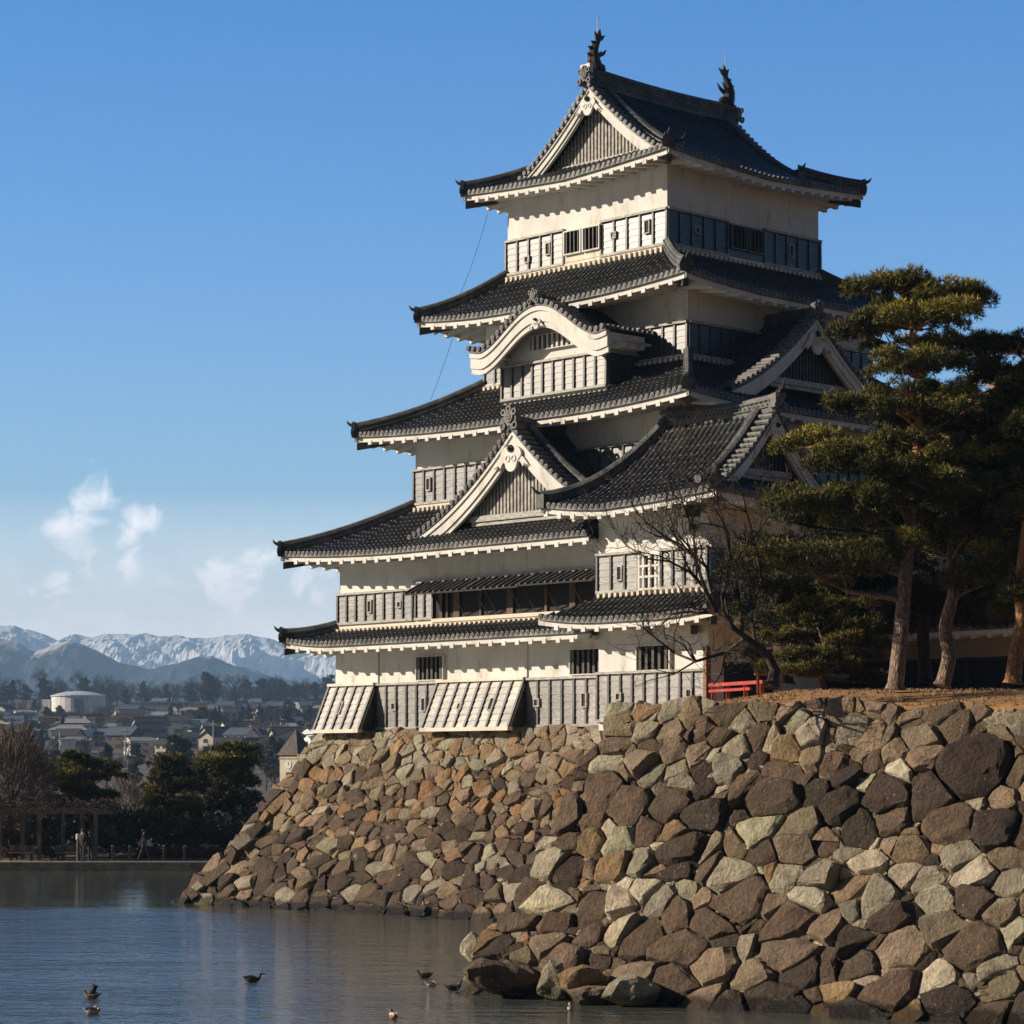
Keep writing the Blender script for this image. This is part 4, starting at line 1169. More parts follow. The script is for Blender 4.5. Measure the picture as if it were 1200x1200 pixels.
# ---- castle stone base (front face lit by the sun, and its left side)
def cw(x, y, z): return castle_world(x, y, z - EYE + 0.0)
ZT = EYE + 1.42
base = empty('castle_stone_base', C_LOC, C_ROT)
tag(base, 'sloping rubble stone base under the castle keep rising from the moat', 'stone base')
def build_face(name, b0, b1, t0, t1, sizes, colour, rr, curve, levels, m_, parent, asp=1.0, shear=0.0, relief=.23, fixed=(), noise_amp=.05, sh=1.0, chips=20):
    P, w, h = face_map(b0, b1, t0, t1, curve)
    seeds = scatter_seeds(w / asp, h, sizes, rr, .66, fixed)
    cells = power_cells(seeds, (-.4, w / asp + .4, -.3, h + .12))
    W = Wall()
    for S_, poly in cells:
        poly = [((x) * asp + shear * (y - S_[1]), y) for x, y in poly]
        def warp(x, y):
            a = noise.noise(Vector((x * .9, y * .9, 7))); b_ = noise.noise(Vector((x * .9, y * .9, 19))); c_ = noise.noise(Vector((x * 2.1, y * 2.1, 31))); d_ = noise.noise(Vector((x * 2.1, y * 2.1, 43)))
            return (x + .42 * a + .13 * c_, y + .30 * b_ + .12 * d_)
        poly = [warp(x, y) for x, y in poly]
        cx = sum(p[0] for p in poly) / len(poly); cy = sum(p[1] for p in poly) / len(poly)
        rad = math.sqrt(max(1e-4, abs(sum(poly[i][0] * poly[(i + 1) % len(poly)][1] - poly[(i + 1) % len(poly)][0] * poly[i][1] for i in range(len(poly)))) / 2) / PI)
        if rad < .06: continue
        # jitter the outline by dropping slivers
        V, Fs = rock_hull(poly, cx, cy, rad, rr, rad * 1.1, rad * relief * rr.uniform(.6, 1.5) + .02, levels, sh, noise_amp)
        push = rr.uniform(-.12, .14) * rad
        W.stone(V, Fs, lambda a, b, c, p_=push: P(a, b, c + p_), colour(cx / w, cy / h, rr, rad))
    # small wedge stones packed into the joints
    for _ in range(int(w * h * chips)):
        a, b_ = rr.uniform(0, w), rr.uniform(0, h); q = rr.choice([.07, .09, .12, .15, .18])
        n = rr.randint(4, 6); a0 = rr.uniform(0, 6.28); el_ = rr.uniform(.6, 1.0)
        poly = [(a + math.cos(a0 + 2 * PI * i / n + rr.uniform(-.3, .3)) * q * 1.2, b_ + math.sin(a0 + 2 * PI * i / n + rr.uniform(-.3, .3)) * q * el_) for i in range(n)]
        V, Fs = rock_hull(poly, a, b_, q, rr, q, q * .5, 1, 1.0, .05)
        pc = rr.uniform(-.13, -.03)
        W.stone(V, Fs, lambda x, y, z_, p_=pc: P(x, y, z_ + p_), colour(a / w, b_ / h, rr, q))
    W.quadgrid(P, w, h, -.20)
    return W.build(name, m_, parent)

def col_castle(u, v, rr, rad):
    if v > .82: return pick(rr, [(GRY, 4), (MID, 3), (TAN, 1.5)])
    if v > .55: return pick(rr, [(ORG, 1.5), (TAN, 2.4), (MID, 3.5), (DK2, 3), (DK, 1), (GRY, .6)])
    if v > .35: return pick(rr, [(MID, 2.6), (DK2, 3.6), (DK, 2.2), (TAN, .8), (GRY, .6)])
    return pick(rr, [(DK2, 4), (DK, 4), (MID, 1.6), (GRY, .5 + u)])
def size_castle(a, b, rr):
    return rr.choice([.09, .13, .16, .20, .25, .30, .40]) * (1.12 if b < 3 else .92)
r2 = random.Random(5)
BL = castle_world(-18.75, -9.9, -6.1); BR = castle_world(3.5, -9.2, -6.1)
TL = castle_world(-13.95, -5.35, 1.46); TR = castle_world(3.5, -5.35, 1.46)
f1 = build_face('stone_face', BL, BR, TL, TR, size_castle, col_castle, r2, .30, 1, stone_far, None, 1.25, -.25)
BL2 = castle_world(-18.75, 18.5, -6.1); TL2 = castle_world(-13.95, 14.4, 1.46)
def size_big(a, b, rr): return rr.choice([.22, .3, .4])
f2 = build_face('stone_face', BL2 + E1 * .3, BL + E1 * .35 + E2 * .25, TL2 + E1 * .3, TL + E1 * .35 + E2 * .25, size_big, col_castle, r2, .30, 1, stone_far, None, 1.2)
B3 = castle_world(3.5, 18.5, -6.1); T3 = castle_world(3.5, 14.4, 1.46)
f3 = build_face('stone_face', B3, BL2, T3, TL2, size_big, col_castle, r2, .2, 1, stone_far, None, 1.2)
g = MB(); g.add([TL, TR, T3, TL2], [(0, 1, 2, 3)])
f4 = g.build('base_top', gap_m, None)
bpy.context.view_layer.update()
for o in (f1, f2, f3, f4):
    o.parent = base; o.matrix_parent_inverse = base.matrix_world.inverted()

# ---- near stone wall of the moat bank
NB0, NB1 = Vector((-1.35, 62.2, -.35)), Vector((17.0, 50.2, -.35))
NT0, NT1 = Vector((2.95, 64.2, EYE + 1.50)), Vector((19.5, 52.9, EYE + 1.18))
Nb1, Nt1 = NB1, NT1
def size_near(a, b, rr):
    v = b / 7.8
    band = math.exp(-((v - .52) / .16) ** 2)
    if band > .45: return rr.choice([.12, .17, .2, .24, .28, .34, .46])
    if v > .8: return rr.choice([.18, .24, .3, .38])
    return rr.choice([.11, .15, .20, .26, .33, .43, .56])
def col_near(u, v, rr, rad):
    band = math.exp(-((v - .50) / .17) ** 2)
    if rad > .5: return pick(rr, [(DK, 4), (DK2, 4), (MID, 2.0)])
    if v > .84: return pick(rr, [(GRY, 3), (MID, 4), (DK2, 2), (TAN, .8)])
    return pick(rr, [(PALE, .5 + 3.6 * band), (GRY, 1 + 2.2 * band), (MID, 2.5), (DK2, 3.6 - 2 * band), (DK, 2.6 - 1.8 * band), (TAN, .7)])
near = empty('moat_bank_stone_wall', (0, 0, 0))
tag(near, 'rough near wall of big brown and pale boulders holding up the grassy bank', 'stone wall')
r3 = random.Random(21)
P_, w_, h_ = face_map(NB0, Nb1, NT0, Nt1, .25)
def near_st(px, py):
    """which wall (s,t) shows at this photo pixel"""
    best = None
    for i in range(90):
        for j in range(50):
            s_, t_ = w_ * i / 89, h_ * j / 49; p = P_(s_, t_, 0)
            d = (600 + FPX * p.x / p.y - px) ** 2 + (900 - FPX * (p.z - EYE) / p.y - py) ** 2
            if best is None or d < best[0]: best = (d, s_, t_)
    return best[1], best[2]
bigs = [(705, 935, .75), (712, 895, .45), (905, 935, .68), (990, 945, .62), (1148, 905, .95), (830, 995, .5), (905, 870, .42), (1118, 853, .52), (690, 990, .5), (870, 1060, .7), (1010, 1100, .5), (940, 850, .4),
        (800, 1115, .72), (880, 1110, .5), (725, 1090, .55), (940, 1150, .6), (1140, 1105, .8), (1050, 1165, .7), (1180, 940, .45), (700, 1130, .5), (620, 1050, .5), (610, 1085, .55), (850, 905, .45), (1000, 1000, .4), (1170, 1160, .55), (640, 1110, .45), (930, 1000, .55), (990, 1165, .5), (660, 1165, .4), (590, 1120, .5)]
fixed = [(*near_st(px, py), r_) for px, py, r_ in bigs]
fixed = [(a / 1.12, b, r_ * .86) for a, b, r_ in fixed]
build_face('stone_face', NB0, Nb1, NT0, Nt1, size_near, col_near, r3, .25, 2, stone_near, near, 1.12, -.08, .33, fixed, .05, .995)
# left flank, running back to the castle base
FB0, FT0 = Vector((1.2, 89.5, -.35)), Vector((5.2, 88.0, EYE + 1.5))
build_face('stone_face', FB0, NB0 + Vector((.5, .45, 0)), FT0, NT0 + Vector((.5, .45, 0)), lambda a, b, rr: rr.choice([.3, .4, .5]), col_near, r3, .2, 1, stone_near, near, 1.15, 0, .35)
# foot boulders at the waterline: loose stones, each a thing of its own
def boulder(px, py, Y, rx, rz, col, label, seed):
    rr = random.Random(seed); c = at(px, py, Y)
    W = Wall(); n = 7
    poly = [(math.cos(2 * PI * i / n + rr.uniform(-.25, .25)) * rx * rr.uniform(.85, 1.1), math.sin(2 * PI * i / n + rr.uniform(-.25, .25)) * rz * rr.uniform(.85, 1.1)) for i in range(n)]
    V, Fs = rock_hull(poly, 0, 0, (rx + rz) / 2, rr, rx * .8, rx * .45, 3, 1.0, .05)
    W.stone(V, Fs, lambda a, b, o: Vector((a, -o * .9, b)), col)
    o = W.build('boulder', stone_near); o.location = c
    return tag(o, label, 'boulder', 'loose boulders along the foot of the stone wall')
for i, b_ in enumerate([(585, 1145, 61.2, 1.05, .42, DK2, 'widest low brown boulder at the left foot of the wall beside the dark ducks'), (700, 1168, 59.6, .75, .3, MID, 'flat tan slab lying at the waterline right of the standing bird'),
    (648, 1150, 60.6, .40, .55, GRY, 'upright pale grey boulder between the widest low brown one and the rounded tan one'), (683, 1150, 60.0, .62, .40, TAN, 'rounded tan boulder propped above the flat slab at the waterline'),
    (740, 1160, 59.0, .68, .42, GRY, 'speckled grey boulder at the water just right of the rounded tan one'), (555, 1112, 63.2, .38, .42, PALE, 'palest small boulder perched at the upper left corner of the wall foot'),
    (607, 1118, 62.4, .5, .3, DK, 'dark brown boulder lying just right of the palest corner stone')]):
    boulder(*b_, 40 + i)

# ---- raised castle grounds: dry turf
def mk_turf():
    m_, nt, b = mat('dry winter turf')
    v = objcoord(nt); a = noisy(nt, v, 1.2, 8, .7); c = noisy(nt, objcoord(nt, (1, .5, 1)), 22, 4, .7)
    col = mixc(nt, 1, ramp(nt, a, [(.3, (.23, .115, .042)), (.7, (.46, .26, .105))]), ramp(nt, c, [(.3, (.55, .52, .5)), (.7, (1.35, 1.3, 1.2))]), 'MULTIPLY')
    nt.links.new(col, b.inputs['Base Color']); b.inputs['Roughness'].default_value = .95; bump(nt, b, c, .8, .04)
    return m_
turf = mk_turf()
def turf_z(x, y):
    # distance behind the wall's top line
    d = (Vector((x, y)) - NT0.xy).dot(Vector(((NT1 - NT0).y * -1, (NT1 - NT0).x)).normalized())
    z0 = EYE + 1.58 - .018 * (x - 3)
    return z0 + .62 * (1 - math.exp(-max(0, d) / 2.4)) * min(1, max(0, (x - 4.0) / 3.5)) - (0.5 if d < -.1 else 0)
g = MB(); rows = []
for j in range(34):
    v = j / 33; d = 60 * v ** 1.7
    row = []
    for i in range(50):
        u = i / 49
        p = NT0.lerp(NT1 + (NT1 - NT0) * 2.2, u ** 1.3)
        nrm = Vector((0.35, .94))
        x, y = p.x + nrm.x * (d - .15) * (.15 if i == 0 else 1) , p.y + nrm.y * (d - .15)
        row.append((x, y, turf_z(x, y) + .05 * noise.noise(Vector((x, y, 0)) * .7)))
    rows.append(row)
g.grid(rows)
tag(g.build('castle_grounds', turf, smooth=True, recalc=False), kind='structure')
# right and rear continuation of the bank wall, outside the frame
g = MB(); A0, A1, A2, A3 = Vector(NT1), Vector(NT1 + (NT1 - NT0) * 2.2), Vector(NB1 + (NB1 - NB0) * 2.0), Vector(NB1)
g.add([A3, A2, A1, A0], [(0, 1, 2, 3)])
tag(g.build('embankment', turf, recalc=False), kind='structure')
# short dry grass tufts along the wall top (uncountable)
V = []; Fc = []; T = []
for _ in range(5200):
    u = rnd.random(); d = rnd.random() ** 1.6 * 9
    p = NT0.lerp(NT1, u); x = p.x + .35 * d; y = p.y + .94 * d
    if x < 4.6 + rnd.random(): continue
    z = turf_z(x, y) - .02; hgt = rnd.uniform(.03, .09)
    for k in range(2):
        a = rnd.uniform(0, 6.28); l = rnd.uniform(.01, .03); b_ = len(V); q = rnd.uniform(-.08, .08)
        V += [(x + math.cos(a) * l, y + math.sin(a) * l, z), (x - math.cos(a) * l, y - math.sin(a) * l, z), (x + q, y + rnd.uniform(-.08, .08), z + hgt)]
        Fc.append((b_, b_ + 1, b_ + 2)); T.append(rnd.random())
dry_grass_m = mk_leaf('dry grass blades', (.14, .08, .035), (.26, .16, .07), (.38, .26, .13))
def leaf_obj(name, V, Fc, T, m_, parent=None):
    me = bpy.data.meshes.new(name)
    V = np.asarray(V, dtype=np.float32).reshape(-1, 3); nf = len(V) // 3
    me.vertices.add(len(V)); me.vertices.foreach_set('co', V.ravel())
    me.loops.add(nf * 3); me.loops.foreach_set('vertex_index', np.arange(nf * 3, dtype=np.int32))
    me.polygons.add(nf); me.polygons.foreach_set('loop_start', np.arange(0, nf * 3, 3, dtype=np.int32))
    me.update(calc_edges=True)
    a = me.attributes.new('tint', 'FLOAT', 'FACE'); a.data.foreach_set('value', np.asarray(T, dtype=np.float32))
    me.materials.append(m_)
    o = bpy.data.objects.new(name, me); scene.collection.objects.link(o)
    if parent: o.parent = parent
    return o
tag(leaf_obj('dry_grass', V, Fc, T, dry_grass_m), 'short dry orange brown grass covering the bank above the stone wall', 'grass', kind='stuff')
# ================================================================ TREES
def tufts(centres, normals, L, nb, rs, width=.012, spread=.9, tint=None):
    """needle fans: centres (n,3); returns verts (n*nb*3,3), tint"""
    n = len(centres); C = np.repeat(centres, nb, 0); N = np.repeat(normals, nb, 0)
    d = rs.normal(size=(n * nb, 3)) * spread + N * .9
    d /= np.linalg.norm(d, axis=1)[:, None] + 1e-9
    s = np.cross(d, rs.normal(size=(n * nb, 3))); s /= np.linalg.norm(s, axis=1)[:, None] + 1e-9
    l = L * rs.uniform(.6, 1.15, (n * nb, 1)); w = width * rs.uniform(.7, 1.4, (n * nb, 1))
    A = C - s * w; B = C + s * w; T_ = C + d * l
    V = np.stack([A, B, T_], 1).reshape(-1, 3)
    t = np.repeat(tint if tint is not None else rs.uniform(0, 1, n), nb) + rs.uniform(-.15, .15, n * nb)
    return V, np.clip(t, 0, 1)

def pad_points(c, rx, ry, rz, n, rs):
    """points filling an irregular flattened cloud of foliage"""
    k = max(5, int(6 + rx * 5))
    lob = [(rs.uniform(-.75, .75) * rx, rs.uniform(-.75, .75) * ry, rs.uniform(-.35, .45) * rz, rs.uniform(.20, .44)) for _ in range(k)]
    lob.append((0, 0, .05 * rz, .5))
    out = []; nr = []
    per = n // len(lob) + 1
    for lx, ly, lz, q in lob:
        u = rs.normal(size=(per, 3)); u /= np.linalg.norm(u, axis=1)[:, None]
        u[:, 2] = np.where(u[:, 2] < -.25, -u[:, 2] * .6, u[:, 2])
        r = rs.uniform(.62, 1.0, (per, 1)) ** .6
        p = u * r * np.array([rx * q * 1.05, ry * q * 1.05, max(rz * .75, .22 * rx * q)])
        out.append(p + np.array([lx, ly, lz])); nr.append(u * np.array([.6, .6, 1.0]) + np.array([0, 0, .45]))
    P = np.concatenate(out) + np.array(c); N = np.concatenate(nr); N /= np.linalg.norm(N, axis=1)[:, None]
    return P, N

def limb(g, p, q, r0, r1, rr, bend=.15, n=7):
    p = Vector(p); q = Vector(q); L = (q - p).length; pts = []; rad = []
    off = Vector((rr.uniform(-1, 1), rr.uniform(-1, 1), rr.uniform(-.3, .9))) * bend * L
    for i in range(n + 1):
        t = i / n
        w = Vector((noise.noise(Vector((t * 3, L, rr.random()))),) * 3) * .03 * L
        pts.append(p.lerp(q, t) + off * math.sin(PI * t) + (w if 0 < i < n else Vector())); rad.append(r0 + (r1 - r0) * t)
    g.tube(pts, rad, 6); return pts

def pine(name, label, trunk, trad, pads, Y, seed, leaf=None, bark=None, density=330, depth_k=1.0, group=None, needle=.15, cat='pine tree', nb=7, width=.011):
    """trunk: list of (px,py,dY); pads: (px,py,rx_px,rz_px,dY)"""
    rs = np.random.RandomState(seed); rr = random.Random(seed)
    k = Y / FPX
    base_ = at(trunk[0][0], trunk[0][1], Y + trunk[0][2])
    root = empty(name, base_); tag(root, label, cat, group)
    T3_ = [at(x, y, Y + d) - base_ for x, y, d in trunk]
    # resample the trunk smoothly
    pts = []; rad = []
    m_ = len(T3_)
    for i in range(m_ - 1):
        p0 = T3_[max(i - 1, 0)]; p1 = T3_[i]; p2 = T3_[i + 1]; p3 = T3_[min(i + 2, m_ - 1)]
        for j in range(5):
            t = j / 5
            pts.append(.5 * ((2 * p1) + (p2 - p0) * t + (2 * p0 - 5 * p1 + 4 * p2 - p3) * t * t + (3 * p1 - p0 - 3 * p2 + p3) * t ** 3))
    pts.append(T3_[-1])
    H = max(p.z for p in pts)
    for i, p in enumerate(pts):
        t = i / (len(pts) - 1); rad.append(trad * ((1 - t) ** .8 * .85 + .14) * (1.25 if i == 0 else 1))
    g = MB(); g.tube(pts, rad, 10)
    tr = g.build('trunk', bark or pine_bark, root, smooth=True)
    g = MB(); VV = []; TT = []
    for (px, py, rx, rz, dY) in pads:
        c = at(px, py, Y + dY) - base_; RX = rx * k; RZ = rz * k * .9; RY = RX * rr.uniform(.75, 1.0) * depth_k
        # limb from the trunk
        tz = c.z - rr.uniform(.1, .5) - .25 * RX
        j = min(range(len(pts)), key=lambda i: abs(pts[i].z - max(tz, H * .25)))
        a_ = pts[j]
        lp = limb(g, a_, c + Vector((0, 0, -.1)), min(rad[j] * .55, .03 + .035 * RX), .025, rr)
        for _ in range(int(5 + RX * 4)):
            e = c + Vector((rr.uniform(-.85, .85) * RX, rr.uniform(-.85, .85) * RY, rr.uniform(-.1, .4) * RZ))
            s_ = lp[rr.randint(3, len(lp) - 1)]
            g.tube([s_, s_.lerp(e, .5) + Vector((0, 0, rr.uniform(-.12, .12))), e], [.028, .018, .008], 4)
        RX *= 1.18; RZ *= 1.35
        n = int(density * 3.2 * max(.25, RX * RY) * (1 + RZ))
        P, N = pad_points(c, RX, RY, RZ, n, rs)
        tb = rs.uniform(.15, .6)
        tint = np.clip(tb + (P[:, 2] - c.z) / max(RZ, .1) * .28 + rs.normal(size=len(P)) * .12, 0, 1)  # pad tops paler, undersides darker: light from above put into the tint
        V, t = tufts(P, N, needle, nb, rs, width * .9, tint=tint); VV.append(V); TT.append(t)
    g.build('limb', bark or pine_bark, tr, smooth=True)
    leaf_obj('crown', np.concatenate(VV), None, np.concatenate(TT), leaf or pine_leaf, root)
    return root
def zc(x, y): return 800 + x / 2.2225, 300 + y / 2.2225
def zp(lst): return [(*zc(x, y), rx / 2.2225, rz / 2.2225, d) for x, y, rx, rz, d in lst]
pine('pine_tree', 'tallest red pine with layered needle clouds, leftmost straight trunk before the keep', [(1049, 808, 0), (1055, 750, 0), (1060, 690, .1), (1066, 620, .1), (1072, 560, 0), (1076, 505, 0), (1079, 450, .1), (1070, 415, .1), (1068, 365, 0)], .21,
    zp([(560, 80, 125, 42, 0), (720, 125, 125, 45, .3), (640, 165, 120, 38, -.6), (465, 195, 100, 42, .2), (560, 150, 70, 35, .6), (600, 288, 130, 36, -.3), (450, 388, 75, 34, .2), (620, 430, 120, 42, .5), (560, 400, 60, 26, -.5),
        (320, 490, 110, 40, 0), (440, 540, 130, 44, -.5), (560, 520, 80, 40, .6), (400, 650, 165, 46, .2), (330, 800, 195, 50, -.4), (500, 690, 120, 45, .8), (480, 780, 110, 40, .6), (560, 620, 90, 40, 1.0), (600, 350, 60, 26, -.9), (590, 480, 70, 30, -1.0), (560, 640, 90, 34, -1.0), (640, 600, 90, 34, -1.1), (540, 560, 80, 34, -1.1), (590, 740, 60, 26, -.8), (650, 230, 80, 30, .4), (520, 250, 50, 24, .2), (600, 570, 100, 45, 1.4), (620, 720, 120, 50, 1.6)]),
    62.5, 3)
pine('pine_tree', 'second red pine from the left, curved plated trunk half hidden by dark needle clouds', [(1104, 804, 0), (1112, 770, .05), (1108, 735, .1), (1118, 690, 0), (1115, 650, 0), (1124, 610, 0), (1118, 570, .1), (1130, 500, .1), (1150, 430, .2)], .20,
    zp([(800, 250, 110, 42, .4), (850, 330, 90, 45, .6), (780, 390, 120, 44, 0), (720, 460, 110, 50, .5), (850, 430, 90, 50, .3), (690, 560, 130, 60, .6), (800, 520, 110, 50, .2), (740, 640, 110, 55, .9), (800, 720, 110, 55, .3), (830, 620, 90, 55, .5), (700, 770, 80, 40, 1.0), (780, 850, 100, 48, -.2), (840, 800, 80, 50, 0.4), (720, 540, 90, 36, -1.0), (800, 600, 90, 40, -1.1), (700, 640, 80, 36, -.9), (860, 700, 70, 36, -1.0), (760, 300, 80, 34, -.5), (740, 720, 70, 34, -.9), (860, 480, 60, 30, -.8)]),
    63.5, 8)
pine('pine_tree', 'smooth orange trunked pine nearest the right edge with dark foliage above', [(1187, 801, 0), (1191, 765, 0), (1197, 730, 0), (1195, 690, .1), (1199, 640, 0), (1210, 540, .1), (1215, 440, .1)], .21,
    [(1190, 408, 42, 18, .3), (1215, 450, 60, 26, .5), (1225, 500, 60, 28, 0), (1180, 560, 50, 24, 1.2), (1215, 600, 60, 28, .3), (1190, 660, 48, 22, .9), (1230, 700, 55, 25, 0), (1200, 720, 40, 16, 1.2)],
    62.0, 12, bark=mk_bark('orange pine bark', (.30, .14, .05), (.55, .30, .13), 1.0, 3.0, (.32, .13, .05), (.55, .28, .14)))
pine('pine_tree', 'low bushy pine beside the red railing under the layered pine', [(965, 815, 0), (962, 790, .1), (968, 765, 0), (960, 740, 0)], .14,
    zp([(250, 1000, 44, 18, .4), (225, 1075, 36, 14, .3), (290, 930, 50, 18, .8), (400, 1000, 60, 20, 0), (330, 1040, 60, 20, -.4), (300, 1085, 70, 20, -.3), (450, 1050, 60, 20, .2), (380, 1075, 70, 22, -.5), (370, 950, 60, 20, .3), (470, 960, 60, 22, .1), (430, 910, 60, 20, .1), (350, 905, 50, 18, .6), (500, 1010, 50, 26, .6), (270, 1050, 36, 16, .2), (480, 1100, 60, 20, 0), (520, 900, 50, 24, .9), (400, 865, 60, 20, .9), (310, 990, 44, 18, .5)]),
    67.5, 17, density=420)
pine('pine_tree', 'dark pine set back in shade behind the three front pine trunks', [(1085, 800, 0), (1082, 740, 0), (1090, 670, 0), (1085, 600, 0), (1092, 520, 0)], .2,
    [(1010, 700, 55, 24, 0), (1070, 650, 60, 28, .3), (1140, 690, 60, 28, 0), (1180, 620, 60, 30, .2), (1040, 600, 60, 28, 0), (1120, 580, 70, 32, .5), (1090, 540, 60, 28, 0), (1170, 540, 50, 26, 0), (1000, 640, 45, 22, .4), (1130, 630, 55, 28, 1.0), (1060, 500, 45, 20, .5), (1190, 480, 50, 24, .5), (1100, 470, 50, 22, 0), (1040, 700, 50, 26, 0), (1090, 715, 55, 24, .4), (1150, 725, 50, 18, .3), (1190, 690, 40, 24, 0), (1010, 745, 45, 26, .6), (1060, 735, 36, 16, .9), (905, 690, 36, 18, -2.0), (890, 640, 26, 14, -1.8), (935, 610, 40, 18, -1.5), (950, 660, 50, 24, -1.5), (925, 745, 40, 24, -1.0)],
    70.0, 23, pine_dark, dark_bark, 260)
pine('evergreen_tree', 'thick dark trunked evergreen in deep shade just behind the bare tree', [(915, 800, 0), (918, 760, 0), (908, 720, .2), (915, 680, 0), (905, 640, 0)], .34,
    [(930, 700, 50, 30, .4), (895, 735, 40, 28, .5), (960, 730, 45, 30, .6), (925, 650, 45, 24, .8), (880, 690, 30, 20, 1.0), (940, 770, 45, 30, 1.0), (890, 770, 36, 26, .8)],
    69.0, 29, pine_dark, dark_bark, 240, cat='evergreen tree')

# ---- bare deciduous tree in front of the turret
def bare_branches(g, p, d, L, r, rr, depth, up=.12, kink=.28, minr=.004):
    n = 5; pts = [Vector(p)]; rad = [r]; d = Vector(d).normalized()
    for i in range(n):
        d = (d + Vector((rr.uniform(-1, 1), rr.uniform(-1, 1), rr.uniform(-1, 1))) * kink + Vector((0, 0, up))).normalized()
        pts.append(pts[-1] + d * L / n); rad.append(max(minr, r * (1 - .5 * (i + 1) / n)))
    g.tube(pts, rad, 6 if r > .05 else 3, cap=False)
    if depth <= 0: return
    k = rr.randint(3, 4) if depth > 1 else rr.randint(2, 4)
    for i in range(k):
        j = rr.randint(2, n) if i else n
        ax = Vector((rr.uniform(-1, 1), rr.uniform(-1, 1), rr.uniform(-.6, 1))).normalized()
        nd_ = (d * rr.uniform(.5, 1) + ax * .85).normalized()
        bare_branches(g, pts[j], nd_, L * rr.uniform(.58, .8), rad[j] * rr.uniform(.55, .75), rr, depth - 1, up, kink, minr)
b0 = at(905, 805, 60.8)
bt = empty('bare_tree', b0); tag(bt, 'leafless grey brown tree leaning left across the turret', 'bare tree')
rr = random.Random(4)
kpx = 60.8 / FPX
def rel(px, py, d=0): return at(px, py, 60.8 + d) - b0
g = MB(); tp = [rel(905, 806), rel(908, 785, .1), rel(900, 768, 0), rel(885, 755, -.1), rel(872, 748, -.1)]
g.tube(tp, [.17, .13, .11, .085, .07], 9); tr = g.build('trunk', plum_bark, bt, smooth=True)
g = MB()
for path, r0, dep in (([(885, 755), (858, 735), (840, 718), (826, 690), (815, 655), (800, 640)], .12, 4), ([(840, 718), (828, 665), (810, 650), (780, 630), (755, 610)], .07, 3),
                 ([(872, 748), (850, 765), (815, 775), (790, 765), (765, 745)], .09, 3), ([(870, 745), (866, 700), (858, 660), (850, 620), (838, 580)], .08, 4),
                 ([(826, 690), (808, 670), (785, 658), (760, 655), (735, 640)], .06, 3), ([(885, 755), (880, 720), (892, 680), (885, 640), (875, 600)], .08, 3),
                 ([(858, 660), (875, 640), (890, 622), (905, 600)], .05, 3), ([(815, 655), (812, 620), (800, 590), (795, 570)], .05, 3), ([(850, 765), (845, 790), (838, 800)], .05, 2), ([(815, 775), (790, 790), (770, 785)], .04, 2)):
    pts = [rel(x, y, rr.uniform(-.5, .5)) for x, y in path]
    rad = [r0 * (1 - .6 * i / (len(pts) - 1)) for i in range(len(pts))]
    g.tube(pts, [q_ * .62 for q_ in rad], 6)
    for i in range(1, len(pts)):
        for _ in range(2 if i < len(pts) - 1 else 3):
            d = (pts[i] - pts[i - 1]).normalized() + Vector((rr.uniform(-1, .6), rr.uniform(-.8, .8), rr.uniform(-.5, 1)))
            bare_branches(g, pts[i], d, rr.uniform(.6, 1.1), rad[i] * .55, rr, dep - 1, .06, .34, .0055)
g.build('branch', plum_bark, tr)

# ---- red railing and slatted bench back by the turret door
red = simple('vermilion paint', (.34, .035, .018), (.48, .06, .03), 5, .5, .2)
rl = empty('red_railing', at(832, 812, 78)); tag(rl, 'low red timber railing at the foot of the turret', 'railing')
def rw(px, py, Y=78): return at(px, py, Y) - rl.location
g = MB()
g.sweep([rw(832, 803), rw(895, 799, 74)], [(-.05, -.05), (.05, -.05), (.05, .05), (-.05, .05)])
g.build('top_rail', red, rl)
g = MB(); g.sweep([rw(832, 810), rw(880, 807, 75)], [(-.04, -.04), (.04, -.04), (.04, .04), (-.04, .04)]); g.build('lower_rail', red, rl)
for px, Yp in ((836, 77.8), (853, 77), (874, 75.4), (893, 74.2)):
    q = rw(px, 802.5, Yp); g = MB(); g.box(q.x - .06, q.x + .06, q.y - .06, q.y + .06, q.z - .75, q.z + .06); g.build('post', red, rl)
bn = empty('slatted_bench', at(900, 806, 70)); tag(bn, 'small reddish brown slatted bench at the end of the red railing', 'bench')
for k in range(4):
    g = MB(); g.box(-.35, .35, -.02 + k * .05, .02 + k * .05, .42 + k * .16, .54 + k * .16); g.build('back_slat', wood_brown, bn)
g = MB(); g.box(-.38, .38, -.42, 0, .34, .40); g.build('seat', wood_brown, bn)
for sx in (-.32, .28):
    for yy in (-.4, -.06):
        g = MB(); g.box(sx, sx + .05, yy, yy + .05, -.15, .34); g.build('leg', wood_brown, bn)

# ================================================================ FAR BANK
SH = 137.0
path_m = simple('pale gravel path', (.20, .16, .12), (.33, .27, .20), 1.5, .95, .3, .02, .2)
g = MB(); g.grid([[(x, y, .40 + .012 * math.sin(x)) for x in range(-90, 61, 5)] for y in (137.6, 139.0, 141.5)])
tag(g.build('path', path_m, recalc=False), kind='structure')
g = MB(); g.box(-90, 60, 136.7, 137.4, -1.0, .47); kb = g.build('kerb_strip', simple('bank kerb', (.10, .085, .065), (.20, .17, .13), 2, .9, .4), None); tag(kb, kind='structure')
